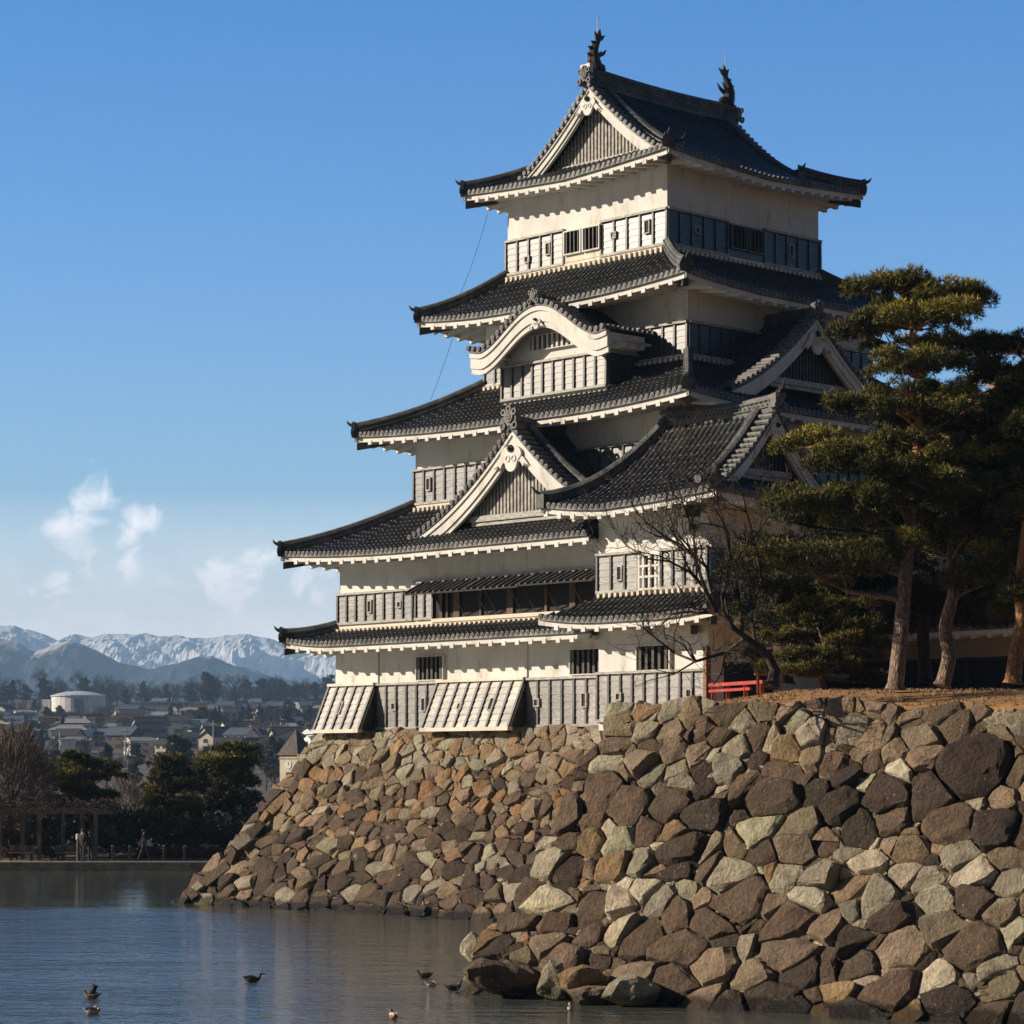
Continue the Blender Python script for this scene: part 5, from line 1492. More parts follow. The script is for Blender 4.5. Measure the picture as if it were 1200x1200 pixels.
# pergola
pg = empty('pergola', at(0, 1016, 141)); pg.location.z = .42
tag(pg, 'long timber pergola covered with bare vines on the far bank', 'pergola')
def gx(px, Y=141): return at(px, 900, Y).x - pg.location.x
timber = simple('pergola timber', (.10, .075, .055), (.26, .20, .15), 3, .8, .4, .02, .2, (1, 1, .4))
for i, px in enumerate((-60, -28, 0, 20, 46, 68, 112, 90)):
    yy = 0 if i % 2 == 0 else 1.6
    g = MB(); g.box(gx(px) - .10, gx(px) + .10, yy - .10, yy + .10, 0, 2.55); g.build('post', timber, pg)
for yy in (0, 1.6):
    g = MB(); g.box(gx(-80), gx(132), yy - .08, yy + .08, 2.55, 2.72); g.build('beam', timber, pg)
for k in range(60):
    x = gx(-80) + k * .42
    if x > gx(134): break
    g = MB(); g.box(x - .045, x + .045, -.9, 2.6, 2.72, 2.82); g.build('rafter', timber, pg)
rr = random.Random(9); g = MB()
for k in range(520):
    x = rr.uniform(gx(-80), gx(134)); y = rr.uniform(-.8, 2.5); z = 2.84 + rr.uniform(0, .35)
    p = Vector((x, y, z)); d = Vector((rr.uniform(-1, 1), rr.uniform(-.5, .5), rr.uniform(-.25, .45)))
    g.tube([p, p + d * .35, p + d * .6 + Vector((0, 0, rr.uniform(-.25, .2))), p + d * .95], [.03, .025, .018, .008], 3, cap=False)
g.build('vines', plum_bark, pg)
# small lamp post, benches, bins under the pergola
lp = empty('path_lamp', at(91, 1015, 139.5)); lp.location.z = .42; tag(lp, 'short white topped lamp post under the pergola', 'lamp post')
g = MB(); g.tube([(0, 0, 0), (0, 0, 1.15)], .06, 8); g.build('post', timber, lp)
g = MB(); g.tube([(0, 0, 1.15), (0, 0, 1.2), (0, 0, 1.45), (0, 0, 1.5)], [.06, .10, .10, .04], 10); g.build('lamp_head', plaster, lp)
def bench(px, label):
    b = empty('park_bench', at(px, 1010, 140.4)); b.location.z = .42; tag(b, label, 'bench', 'benches under the pergola')
    g = MB(); g.box(-.7, .7, -.2, .2, .40, .46); g.build('seat', timber, b)
    g = MB(); g.box(-.7, .7, .2, .24, .55, .85); g.build('backrest', timber, b)
    for sx in (-.6, .52):
        g = MB(); g.box(sx, sx + .08, -.18, .2, 0, .40); g.build('leg', wood_dark, b)
bench(80, 'timber bench under the pergola just left of the white topped lamp post'); bench(25, 'timber bench under the left half of the pergola')
# rope fence along the path
for i, px in enumerate((132, 152, 192, 216)):
    f = empty('bollard', at(px, 1012, 141.8)); f.location.z = .42
    lab = ['short wooden bollard just right of the pergola', 'short wooden bollard left of the walking person', 'short wooden bollard right of the walking person', 'short wooden bollard nearest the stone base']
    tag(f, lab[i], 'bollard', 'bollards along the far path')
    g = MB(); g.tube([(0, 0, 0), (0, 0, .72)], .07, 8); g.build('shaft', timber, f)
    g = MB(); g.tube([(0, 0, .72), (0, 0, .78), (0, 0, .80)], [.085, .085, .03], 8); g.build('cap', rail_m, f)

# people on the path
def person(px, Y, label, coat, trousers, step=.25, face=1, seed=1, h=1.68):
    o = empty('person', at(px, 1000, Y)); o.location.z = .43; tag(o, label, 'person')
    k = h / 1.72
    me = bpy.data.meshes.new('body')
    V = [(0, 0, .92), (.09, 0, .88), (.10, -step * .5, .48), (.10, -step, .07), (.10, -step - .16, .03), (-.09, 0, .88), (-.10, step * .4, .49), (-.10, step * .9, .08), (-.10, step * .9 - .16, .03),
         (0, 0, 1.15), (0, 0, 1.38), (0, 0, 1.48), (0, -.02, 1.58), (0, -.03, 1.68), (.19, 0, 1.36), (.24, step * .4, 1.10), (.22, step * .3 - .1, .88), (.21, step * .3 - .14, .80), (-.19, 0, 1.36), (-.24, -step * .4, 1.10), (-.22, -step * .4 - .08, .88), (-.21, -step * .4 - .12, .80)]
    E_ = [(0, 1), (1, 2), (2, 3), (3, 4), (0, 5), (5, 6), (6, 7), (7, 8), (0, 9), (9, 10), (10, 11), (11, 12), (12, 13), (10, 14), (14, 15), (15, 16), (16, 17), (10, 18), (18, 19), (19, 20), (20, 21)]
    Rd = [.15, .10, .07, .055, .045, .10, .07, .055, .045, .15, .15, .06, .095, .07, .075, .055, .042, .04, .075, .055, .042, .04]
    me.from_pydata([Vector(v) * k for v in V], E_, [])
    b = bpy.data.objects.new('body', me); scene.collection.objects.link(b); b.parent = o
    sm = b.modifiers.new('skin', 'SKIN'); ss = b.modifiers.new('sub', 'SUBSURF'); ss.levels = ss.render_levels = 1
    for i, sv in enumerate(me.skin_vertices[0].data): sv.radius = (Rd[i] * k, Rd[i] * k); sv.use_root = (i == 0)
    m_, nt, bb = mat('clothes and skin')
    tc = nt.nodes.new('ShaderNodeTexCoord'); sp = nt.nodes.new('ShaderNodeSeparateXYZ'); nt.links.new(tc.outputs['Object'], sp.inputs[0])
    dv = nt.nodes.new('ShaderNodeMath'); dv.operation = 'DIVIDE'; dv.inputs[1].default_value = 1.75; nt.links.new(sp.outputs[2], dv.inputs[0])
    r_ = ramp(nt, dv.outputs[0], [(0, (.02, .018, .015)), (.05, trousers), (.51, coat), (.845, (.42, .26, .18)), (.93, (.012, .01, .008))])
    r_.node.color_ramp.interpolation = 'CONSTANT'
    nt.links.new(r_, bb.inputs['Base Color']); bb.inputs['Roughness'].default_value = .8
    me.materials.append(m_)
    g = MB(); c = Vector((0, -.01, 1.635)) * k
    g.tube([c + Vector((0, .02, -.06)), c + Vector((0, .03, 0)), c + Vector((0, .02, .07)), c + Vector((0, 0, .10))], [.085, .115, .10, .04], 9); g.build('hair', black, o, smooth=True)
    o.rotation_euler.z = R(90) * face
    return o
person(168.5, 140.2, 'person in dark clothes walking right along the far path', (.02, .022, .03), (.03, .03, .035), .32, 1, h=1.7)
person(97, 139.0, 'taller person in a dark coat standing at the edge under the pergola', (.015, .015, .018), (.02, .02, .022), .06, -.3, h=1.78)
person(106, 139.3, 'shorter person in a dark jacket standing close to the taller one under the pergola', (.025, .02, .018), (.018, .018, .02), .05, .6, h=1.6)

# pines and shrubs of the far bank
def far_pine(px, pyb, Y, pads, seed, label, tr=.16, leaf=None, dens=70):
    top = min(p[1] for p in pads)
    tk = [(px, pyb, 0), (px + 2, pyb - (pyb - top) * .35, 0), (px - 2, pyb - (pyb - top) * .7, .1), (px + 1, top + 4, 0)]
    pine('pine_tree', label, tk, tr, pads, Y, seed, leaf or pine_leaf, dark_bark, dens, 1.0, 'pines on the far bank', .26, nb=8, width=.03)
far_pine(95, 1012, 150, [(95, 888, 22, 7, 0), (82, 900, 26, 9, .5), (112, 902, 26, 9, 0), (97, 912, 40, 9, .3), (80, 925, 30, 9, 0), (118, 935, 22, 7, 0), (75, 940, 26, 8, .4), (100, 950, 36, 9, 0), (70, 955, 20, 8, 0), (95, 930, 20, 10, 1)], 31, 'wide dark pine rising behind the pergola')
far_pine(205, 1014, 148, [(200, 895, 22, 9, 0), (195, 908, 26, 9, .3), (212, 920, 30, 9, 0), (188, 928, 22, 8, .3), (196, 942, 26, 9, 0), (215, 950, 24, 9, .4), (186, 960, 22, 9, 0), (205, 972, 26, 8, .3)], 33, 'layered pine left of the tallest pine near the stone base')
far_pine(262, 1014, 152, [(275, 880, 24, 8, 0), (265, 892, 34, 10, .4), (285, 900, 20, 9, 0), (255, 908, 34, 10, .2), (278, 918, 26, 10, 0), (245, 925, 30, 11, .5), (270, 938, 34, 12, 0), (235, 945, 26, 12, .2), (262, 958, 36, 12, 0), (240, 970, 30, 12, .4), (275, 975, 26, 12, 0), (255, 988, 30, 10, 0)], 35, 'tallest dark pine standing against the edge of the castle stone base')
far_pine(128, 1012, 146, [(128, 960, 16, 9, 0), (138, 972, 14, 10, .2), (120, 978, 16, 10, 0), (132, 990, 16, 10, 0)], 37, 'small green pine at the right end of the pergola', .1)
def twig_cloud(name, label, px, py, Y, rx, rz, n, seed, m_, cat, L=.9, th=.02, up=.5, group=None):
    c = at(px, py, Y); zb = land_z(c.x, c.y) if Y > 137 else .4
    o = empty(name, (c.x, c.y, zb)); tag(o, label, cat, group)
    rr = random.Random(seed); g = MB(); h = c.z - zb
    g.tube([(0, 0, -.2), (.1, 0, h * .4), (0, 0, h * .75)], [.2, .15, .08], 7)
    for _ in range(9):
        d = Vector((rr.uniform(-1, 1), rr.uniform(-1, 1), rr.uniform(.5, 1.2))).normalized()
        p = Vector((0, 0, h * rr.uniform(.3, .75))); g.tube([p, p + d * rx * .4, p + d * rx * .8 + Vector((0, 0, .2))], [.09, .06, .02], 5)
    g.build('trunk', dark_bark, o)
    rs = np.random.RandomState(seed)
    u = rs.normal(size=(n, 3)); u /= np.linalg.norm(u, axis=1)[:, None]; r = rs.uniform(.15, 1, (n, 1)) ** .5
    P = u * r * np.array([rx, rx, rz]) * (1 + .22 * np.sin(u[:, :1] * 7 + seed) * np.cos(u[:, 2:] * 5)) + np.array([0, 0, h])
    N = u + np.array([0, 0, up])
    V, t = tufts(P, N, L, 2, rs, th, .35); leaf_obj('crown', V, None, t, m_, o)
    return o
twig_cloud('bare_tree', 'big russet bare willow at the left edge above the pergola', 12, 915, 146, 2.6, 3.0, 5200, 3, dry_leaf, 'bare tree', 1.0, .014, .9)
twig_cloud('bare_tree', 'thin bare tree crown between the pergola pine and the layered pine', 150, 950, 160, 1.6, 2.2, 1800, 5, dry_leaf, 'bare tree', .7, .014, .6)
for i, (px, rx) in enumerate(((185, .8), (203, .7), (228, .9), (245, .6), (170, .5), (60, .9), (20, .8))):
    c = at(px, 1010, 143); rs = np.random.RandomState(60 + i)
    o = empty('round_shrub', (c.x, c.y, .4))
    lab = ['clipped russet shrub behind the walking person', 'clipped russet shrub under the layered pine', 'widest clipped russet shrub near the stone base', 'clipped russet shrub touching the stone base', 'smallest clipped russet shrub left of the walking person', 'clipped shrub behind the middle of the pergola', 'clipped shrub behind the left end of the pergola']
    tag(o, lab[i], 'shrub', 'clipped shrubs behind the far path')
    P, N = pad_points((0, 0, .3), rx, rx * .8, .42, 900, rs); V, t = tufts(P, N, .12, 5, rs, .03); leaf_obj('foliage', V, None, t, bush_leaf, o)
    g = MB(); g.tube([(0, 0, -.1), (0, 0, .4)], .05, 5); g.build('stem', dark_bark, o)
# dense dark planting behind the far bank
V_, T_ = [], []
rs = np.random.RandomState(77)
for i in range(110):
    x = rs.uniform(-42, 2); y = rs.uniform(145.5, 172)
    P, N = pad_points((x, y, rs.uniform(.8, 1.8)), 2.6, 2.0, 1.5, 420, rs); V, t = tufts(P, N, .35, 4, rs, .05); V_.append(V); T_.append(t * .7)
tag(leaf_obj('hedge_mass', np.concatenate(V_), None, np.concatenate(T_), pine_dark), 'dense dark shrubbery massed behind the far path', 'shrubbery', kind='stuff')
# ================================================================ TOWN ON THE HILLSIDE
TZ = land_z
hr = random.Random(12)
wall_cols = [('cream', (.52, .46, .36)), ('white', (.66, .64, .60)), ('grey', (.30, .29, .28)), ('tan', (.38, .27, .17)), ('dark brown', (.10, .07, .05))]
roof_cols = [('dark grey', (.055, .05, .048)), ('blue grey', (.085, .10, .125)), ('brown', (.10, .058, .04)), ('pale grey', (.26, .25, .24)), ('black', (.03, .028, .027))]
wm = {n: simple(n + ' house wall', tuple(c * .85 for c in v), tuple(min(.8, c * 1.12) for c in v), .8, .9, 0) for n, v in wall_cols}
rm = {n: simple(n + ' house roof', tuple(c * .8 for c in v), tuple(min(1, c * 1.25) for c in v), 1.5, .85, 0, .02, .15) for n, v in roof_cols}
glass = simple('dark window glass', (.03, .035, .045), (.06, .07, .085), 3, .2, 0, 0, .6)
def house_proto(w, d, h, rise, wc, rc, loc, label, group, hip=False, floors=2):
    o = empty('house', loc); tag(o, label, 'house', group)
    g = MB(); g.box(-w / 2, w / 2, -d / 2, d / 2, -1.5, h)
    for sx in (-1, 1):   # gable triangles
        g.add([(sx * w / 2, -d / 2, h), (sx * w / 2, d / 2, h), (sx * w / 2, 0, h + rise * .93)], [(0, 1, 2)])
    wl_ = g.build('wall', wm[wc], o)
    g = MB(); e = .6
    for sy in (-1, 1):
        a = (-w / 2 - e, sy * (d / 2 + e), h - e * rise / (d / 2)); b = (w / 2 + e, sy * (d / 2 + e), h - e * rise / (d / 2)); c = (w / 2 + (e if not hip else -d * .35), 0, h + rise); d_ = (-w / 2 - (e if not hip else -d * .35), 0, h + rise)
        g.add([a, b, c, d_, tuple(Vector(a) + Vector((0, 0, .25))), tuple(Vector(b) + Vector((0, 0, .25))), tuple(Vector(c) + Vector((0, 0, .25))), tuple(Vector(d_) + Vector((0, 0, .25)))],
              [(0, 1, 2, 3), (4, 5, 6, 7), (0, 1, 5, 4), (1, 2, 6, 5), (3, 0, 4, 7)])
    g.tube([(-w / 2 - e, 0, h + rise + .25), (w / 2 + e, 0, h + rise + .25)], .2, 5)
    g.build('roof', rm[rc], o)
    for f in range(floors):
        z = h * (f + .25) / floors
        for k in range(3):
            x = -w / 2 + w * (k + .5) / 3
            g = MB(); g.box(x - w * .09, x + w * .09, -d / 2 - .06, -d / 2 + .02, z, z + h / floors * .48); g.build('window', glass, o)
    g = MB(); g.box(-w / 2 - .06, -w / 2 + .02, -d * .15, d * .15, h * .55, h * .85); g.build('window', glass, o)
    return o
def copy_tree(o, loc, rz, sc=1.0, label=None):
    c = o.copy(); scene.collection.objects.link(c); c.location = loc; c.rotation_euler = (0, 0, rz)
    if sc != 1.0: c.scale = (sc, sc, sc)
    if label: c['label'] = label
    for ch in o.children:
        d = ch.copy(); scene.collection.objects.link(d); d.parent = c
        for g2 in ch.children:
            e = g2.copy(); scene.collection.objects.link(e); e.parent = d
    return c
protos = []
kinds = [(10, 7, 5.4, 2.2, 'cream', 'dark grey', 'small cream walled house with dark grey roof on the town hillside'),
         (9, 8, 5.8, 2.0, 'white', 'blue grey', 'small white house with blue grey roof on the town hillside'),
         (11, 7, 3.2, 2.4, 'dark brown', 'black', 'low dark brown house with black roof on the town hillside'),
         (12, 8, 5.6, 2.4, 'grey', 'dark grey', 'grey walled house with dark grey roof on the town hillside'),
         (9, 7, 5.8, 2.1, 'tan', 'brown', 'tan walled house with brown roof on the town hillside'),
         (14, 9, 6.0, 1.6, 'white', 'pale grey', 'wide white house with pale grey roof on the town hillside'),
         (11, 8, 5.6, 2.5, 'dark brown', 'blue grey', 'dark house with blue grey roof on the town hillside')]
for i, (w, d, h, r_, wc, rc, lab) in enumerate(kinds):
    loc = (-140 - 25 * i, 1000, TZ(-140 - 25 * i, 1000)); protos.append(house_proto(w, d, h, r_, wc, rc, loc, lab, 'small houses covering the town hillside', hip=(i % 3 == 2)))
used = []
def town_at(px, py_lo=812, py_hi=905):
    return None
n_h = 0; tries = 0
order = list(range(len(protos)))
while n_h < 265 and tries < 6000:
    tries += 1
    Y = hr.uniform(760, 1570); px = hr.uniform(-60, 400); x = (px - 600) / FPX * Y
    if any((x - a) ** 2 + (Y - b) ** 2 * .3 < c ** 2 for a, b, c in used): continue
    # keep the dome hall's slope and the wooded knoll open
    if 30 < px < 140 and Y > 1060: continue
    if px > 225 and 1000 < Y < 1180: continue
    if Y > 1460 and px < 150: continue
    z = TZ(x, Y)
    k = hr.choices(order, [3.6, 2.6, 3, 2.4, 2.6, 2.2, 2])[0]
    rz = hr.choice([0, 0, 1.2, 1.57, -.4, .5, .3]) + hr.uniform(-.15, .15)
    if n_h < len(protos): protos[n_h].location = (x, Y, z); protos[n_h].rotation_euler.z = rz
    else: copy_tree(protos[k], (x, Y, z), rz, hr.uniform(.62, .95))
    used.append((x, Y, 9.5)); n_h += 1

# named buildings
def big_block(px, py, Y, w, d, floors, label, wc, rot=0.0, name='apartment_building', stairs=True):
    c = at(px, py, Y); o = empty(name, c, rot); tag(o, label, 'building')
    H = floors * 2.9
    g = MB(); g.box(-w / 2, w / 2, -d / 2, d / 2, -3, H); g.build('wall', wm[wc], o)
    g = MB(); g.box(-w / 2 - .3, w / 2 + .3, -d / 2 - .3, d / 2 + .3, H, H + .5); g.build('roof_slab', wm['grey'], o)
    n = int(w / 3.4)
    for f in range(floors):
        for k in range(n):
            x = -w / 2 + (k + .5) * w / n; z = f * 2.9
            g = MB(); g.box(x - 1.1, x + 1.1, -d / 2 - .05, -d / 2 + .05, z + .9, z + 2.4); g.build('window', glass, o)
        g = MB(); g.box(-w / 2 + .2, w / 2 - .2, -d / 2 - 1.2, -d / 2, f * 2.9 - .1, f * 2.9 + .08); g.box(-w / 2 + .2, w / 2 - .2, -d / 2 - 1.25, -d / 2 - 1.15, f * 2.9 - .1, f * 2.9 + .85); g.build('balcony', wm['cream'], o)
    return o
big_block(215, 900, 980, 17, 9, 3, 'cream apartment block with rows of balconies behind the two far pines', 'cream', -.25)
big_block(210, 878, 1150, 26, 10, 2, 'long low dark roofed building above the balcony apartment block', 'grey', 0)
big_block(196, 836, 1380, 26, 10, 2, 'long grey building high on the town hillside', 'grey', 0)
big_block(19, 846, 1300, 10, 9, 2, 'small pale cube building at the left under the white domed hall', 'white', 0)
t_ = empty('brick_tower', at(235, 880, 1120)); tag(t_, 'square reddish brown stair tower rising above the balcony apartment block', 'tower')
g = MB(); g.box(-2.3, 2.3, -2.3, 2.3, -4, 7.5); g.build('shaft', simple('brown tower', (.08, .035, .03), (.15, .07, .055), 1, .9, 0), t_)
g = MB(); g.box(-2.5, 2.5, -2.5, 2.5, 7.5, 7.9); g.build('cap', wm['dark brown'], t_)
# white domed hall
dh = empty('domed_hall', at(92, 829, 1480), -.12); tag(dh, 'white round hall with a shallow domed roof under the tree line', 'hall')
g = MB(); prof = []
for r_, z in ((15.5, -3), (15.5, 6.2)): prof.append([(math.cos(2 * PI * i / 28) * r_, math.sin(2 * PI * i / 28) * r_, z) for i in range(28)])
g.grid(prof, close=True); g.build('drum_wall', wm['white'], dh)
g = MB(); rows = [[(math.cos(2 * PI * i / 28) * r_, math.sin(2 * PI * i / 28) * r_, z) for i in range(28)] for r_, z in ((16.2, 6.2), (16.2, 6.7), (12, 8.0), (7, 9.0), (2, 9.4), (.1, 9.5))]
g.grid(rows, close=True); g.build('dome_roof', simple('pale metal roof', (.42, .43, .46), (.6, .6, .62), .6, .5, 0), dh)
g = MB(); g.box(-20, -15, -6, 4, -3, 4.5); g.build('annex', wm['white'], dh)
g = MB(); g.box(2, 7, -15.9, -13, -1, 4.5); g.build('entrance', glass, dh)
# white tank tower
wt_ = empty('white_tower', at(80, 893, 700)); tag(wt_, 'plain white concrete tower standing behind the pergola pine', 'tower')
g = MB(); g.box(-1.7, 1.7, -2.2, 2.2, -3, 6.0); g.build('shaft', wm['white'], wt_, auto=30)
g = MB(); g.box(-1.85, 1.85, -2.35, 2.35, 6.0, 6.25); g.build('cap', wm['grey'], wt_)
# clock tower with pyramid roof, near
ct = empty('clock_tower', at(347, 925, 300), -.62); tag(ct, 'cream clock tower with steep dark pyramid roof beside the castle stone base', 'tower')
g = MB(); g.box(-1.35, 1.35, -1.35, 1.35, -2.2, 4.05); g.build('wall', wm['cream'], ct)
g = MB(); e = 1.62; g.add([(-e, -e, 4.0), (e, -e, 4.0), (e, e, 4.0), (-e, e, 4.0), (0, 0, 7.1)], [(0, 1, 4), (1, 2, 4), (2, 3, 4), (3, 0, 4), (3, 2, 1, 0)]); g.build('roof', simple('brown slate roof', (.06, .045, .035), (.11, .085, .065), 2, .8, .2), ct)
for rx in (0, 1):
    g = MB()
    if rx == 0: g.tube([(0, -1.36, 2.9), (0, -1.42, 2.9)], .48, 16)
    else: g.tube([(-1.36, 0, 2.9), (-1.42, 0, 2.9)], .48, 16)
    cf = g.build('clock_face', plaster, ct)
    g = MB()
    if rx == 0: g.box(-.03, .03, -1.46, -1.43, 2.88, 3.26); g.box(0, .24, -1.475, -1.465, 2.87, 2.93)
    else: g.box(-1.46, -1.43, -.03, .03, 2.88, 3.26); g.box(-1.475, -1.465, 0, .24, 2.87, 2.93)
    g.build('clock_hands', black, cf)
g = MB(); g.box(-1.42, 1.42, -1.42, 1.42, 3.55, 3.72); g.build('cornice', wm['tan'], ct)
for z in (.2, 1.3):
    g = MB(); g.box(-.35, .35, -1.38, -1.3, z, z + .7); g.build('window', glass, ct)
# utility poles
up = None
for i, (px, Y) in enumerate(((70, 640), (147, 700), (107, 1200), (168, 1400), (320, 640), (392, 900), (20, 1300), (201, 1450), (250, 760))):
    x = (px - 600) / FPX * Y
    if up is None:
        up = empty('utility_pole', (x, Y, TZ(x, Y))); tag(up, 'tall thin utility pole standing among the houses of the town', 'utility pole', 'utility poles in the town')
        g = MB(); g.tube([(0, 0, -1), (0, 0, 11)], [.22, .15], 6); g.build('pole', rail_m, up)
        g = MB(); g.box(-1.1, 1.1, -.08, .08, 9.8, 9.96); g.build('crossarm', rail_m, up)
    else: copy_tree(up, (x, Y, TZ(x, Y)), hr.uniform(-.5, .5))

# ---- trees of the hillside and ridge
def far_bare(seed, h=10):
    rr = random.Random(seed); o = empty('bare_tree', (0, 0, 0))
    g = MB(); g.tube([(0, 0, -1), (.1, 0, h * .25), (0, 0, h * .5)], [.3, .25, .16], 5); g.build('trunk', plum_bark, o)
    rs = np.random.RandomState(seed); V_, T_ = [], []
    g = MB()
    def br(p, d, L, r, dep):
        q = p + d * L; g.tube([p, p + d * L * .5 + Vector((rr.uniform(-1, 1), rr.uniform(-1, 1), 0)) * L * .08, q], [r, r * .8, r * .55], 3, cap=False)
        if dep == 0:
            return
        for _ in range(4 if dep > 1 else 5):
            nd_ = (d + Vector((rr.uniform(-1, 1), rr.uniform(-1, 1), rr.uniform(-.25, .7)))).normalized(); br(p + d * L * rr.uniform(.5, 1), nd_, L * rr.uniform(.55, .78), r * .55, dep - 1)
    for _ in range(6):
        br(Vector((0, 0, h * rr.uniform(.2, .45))), Vector((rr.uniform(-1, 1), rr.uniform(-1, 1), rr.uniform(.8, 1.8))).normalized(), h * .32, .13, 3)
    g.build('crown', plum_bark, o, recalc=False)
    return o
def far_green(seed, h=11, shape=0):
    rr = random.Random(seed); rs = np.random.RandomState(seed); o = empty('evergreen_tree', (0, 0, 0))
    g = MB(); g.tube([(0, 0, -1), (.2, 0, h * .5), (0, 0, h * .9)], [.32, .22, .08], 5); g.build('trunk', dark_bark, o)
    V_, T_ = [], []
    for k in range(9):
        z = h * (.35 + .62 * k / 8); rr_ = (h * .30 * (1 - .5 * k / 8)) if shape == 0 else h * .26 * (1.15 - k / 8)
        if shape == 2: rr_ = h * .3 * math.sin(.6 + 2.2 * k / 8)
        P, N = pad_points((rr.uniform(-1, 1) * rr_ * .5, rr.uniform(-1, 1) * rr_ * .5, z), rr_ * .9, rr_ * .9, h * .09, 120, rs)
        V, t = tufts(P, N, .8, 4, rs, .14); V_.append(V); T_.append(t * .8)
    leaf_obj('crown', np.concatenate(V_), None, np.concatenate(T_), pine_dark, o)
    return o
pb = [tag(far_bare(s), 'grey brown leafless tree on the wooded ridge above the town', 'bare tree', 'bare trees along the ridge') for s in (1, 2, 3)]
pgn = [tag(far_green(s, 11, s % 3), 'dark evergreen tree on the wooded ridge above the town', 'evergreen tree', 'evergreens along the ridge') for s in (3, 4, 5)]
cnt = {'b': 0, 'g': 0}
def put(kind, i, x, Y, sc, lab=None, grp=None):
    lst = pb if kind == 'b' else pgn; k = i % 3; z = TZ(x, Y)
    if cnt[kind] < 3 and grp is None:
        o = lst[cnt[kind]]; o.location = (x, Y, z); o.scale = (sc,) * 3
        cnt[kind] += 1; return
    o = copy_tree(lst[k], (x, Y, z), hr.uniform(0, 6.28), sc)
    if lab: o['label'] = lab; o['group'] = grp
for i in range(105):
    px = hr.uniform(-30, 400); Y = hr.uniform(1570, 1720); x = (px - 600) / FPX * Y
    put('b', i, x, Y, hr.uniform(1.1, 1.9))
for i, px in enumerate([5, 15, 30, 52, 58, 131, 146, 168, 172, 222, 225, 243, 250, 275, 290, 305, 315, 330, 345, 355, 370, 385, -10, -30, 100, 195]):
    Y = hr.uniform(1560, 1650); x = (px - 600) / FPX * Y
    put('g', i, x, Y, hr.uniform(1.0, 1.7) * (1.25 if px in (168, 222, 243) else 1))
for i in range(190):
    px = hr.uniform(-20, 400); Y = hr.uniform(420, 1500); x = (px - 600) / FPX * Y
    if any((x - a) ** 2 + (Y - b) ** 2 * .3 < 22 for a, b, c in used): continue
    put('b' if i % 4 else 'g', i, x, Y, hr.uniform(.5, .9), 'leafless tree among the houses of the town' if i % 4 else 'dark evergreen among the houses of the town', 'trees between the houses' if i % 4 else 'evergreens between the houses')
for i in range(46):
    Y = hr.uniform(1000, 1180); px = hr.uniform(225, 400); x = (px - 600) / FPX * Y
    put('g' if i % 3 else 'b', i, x, Y, hr.uniform(.55, .8), 'dark evergreen on the wooded knoll above the clock tower' if i % 3 else 'leafless tree on the wooded knoll above the clock tower', 'evergreens on the knoll' if i % 3 else 'bare trees on the knoll')
for i in range(22):
    Y = hr.uniform(1100, 1400); px = hr.uniform(20, 130); x = (px - 600) / FPX * Y
    put('b', i, x, Y, hr.uniform(.5, .8), 'leafless tree on the brown slope below the domed hall', 'bare trees on the slope')

# winter woodland carrying the hillside on behind the castle
V_, T_ = [], []; rs = np.random.RandomState(91)
for i in range(420):
    Y = rs.uniform(500, 1700); px = rs.uniform(415, 1250) if i % 5 else rs.uniform(-500, -90); x = (px - 600) / FPX * Y; z = TZ(x, Y)
    P, N = pad_points((x, Y, z + 4), rs.uniform(6, 11), rs.uniform(6, 10), rs.uniform(3, 6), 60, rs); V, t = tufts(P, N, 2.2, 3, rs, .5); V_.append(V); T_.append(t)
tag(leaf_obj('hillside_woods', np.concatenate(V_), None, np.concatenate(T_), dry_leaf), 'brown winter woodland covering the hillside beyond the town', 'woodland', kind='stuff')

# ================================================================ MOUNTAINS
def interp(x, pts):
    for (a, b), (c, d) in zip(pts, pts[1:]):
        if x <= c: t = (x - a) / (c - a); t = max(0, t); return b + (d - b) * t
    return pts[-1][1]
def mountain(name, Y0, depth, outline, m_, rough, seed, nx=260, ny=44, x0=-450, x1=1350, foot=840, ridge_freq=1.0):
    g = MB(); rows = []
    for j in range(ny + 1):
        v = j / ny; Y = Y0 - depth * .5 + depth * v; row = []
        for i in range(nx + 1):
            px = x0 + (x1 - x0) * i / nx
            zt = (900 - interp(px, outline)) / FPX * Y0
            prof = max(0, 1 - abs(v - .5) * 2) ** .85
            x = (px - 600) / FPX * Y0
            s = Y0 / 9000
            rdg = 0; amp = 1; f = 1 / (300 * s) * ridge_freq
            for o_ in range(7):
                n_ = 1 - abs(noise.noise(Vector((x * f + seed, Y * f * .8, seed * 1.7 + o_)))) * 2
                rdg += (n_ - .55) * amp; amp *= .56; f *= 2.1
            edge = min(1, abs(v - .5) * 5 + .12)
            row.append((x, Y, 2 + zt * (prof + rough * rdg * edge * (.35 + prof)) * 1.0))
        rows.append(row)
    g.grid(rows)
    o = g.build(name, m_, recalc=False); tag(o, kind='structure'); return o
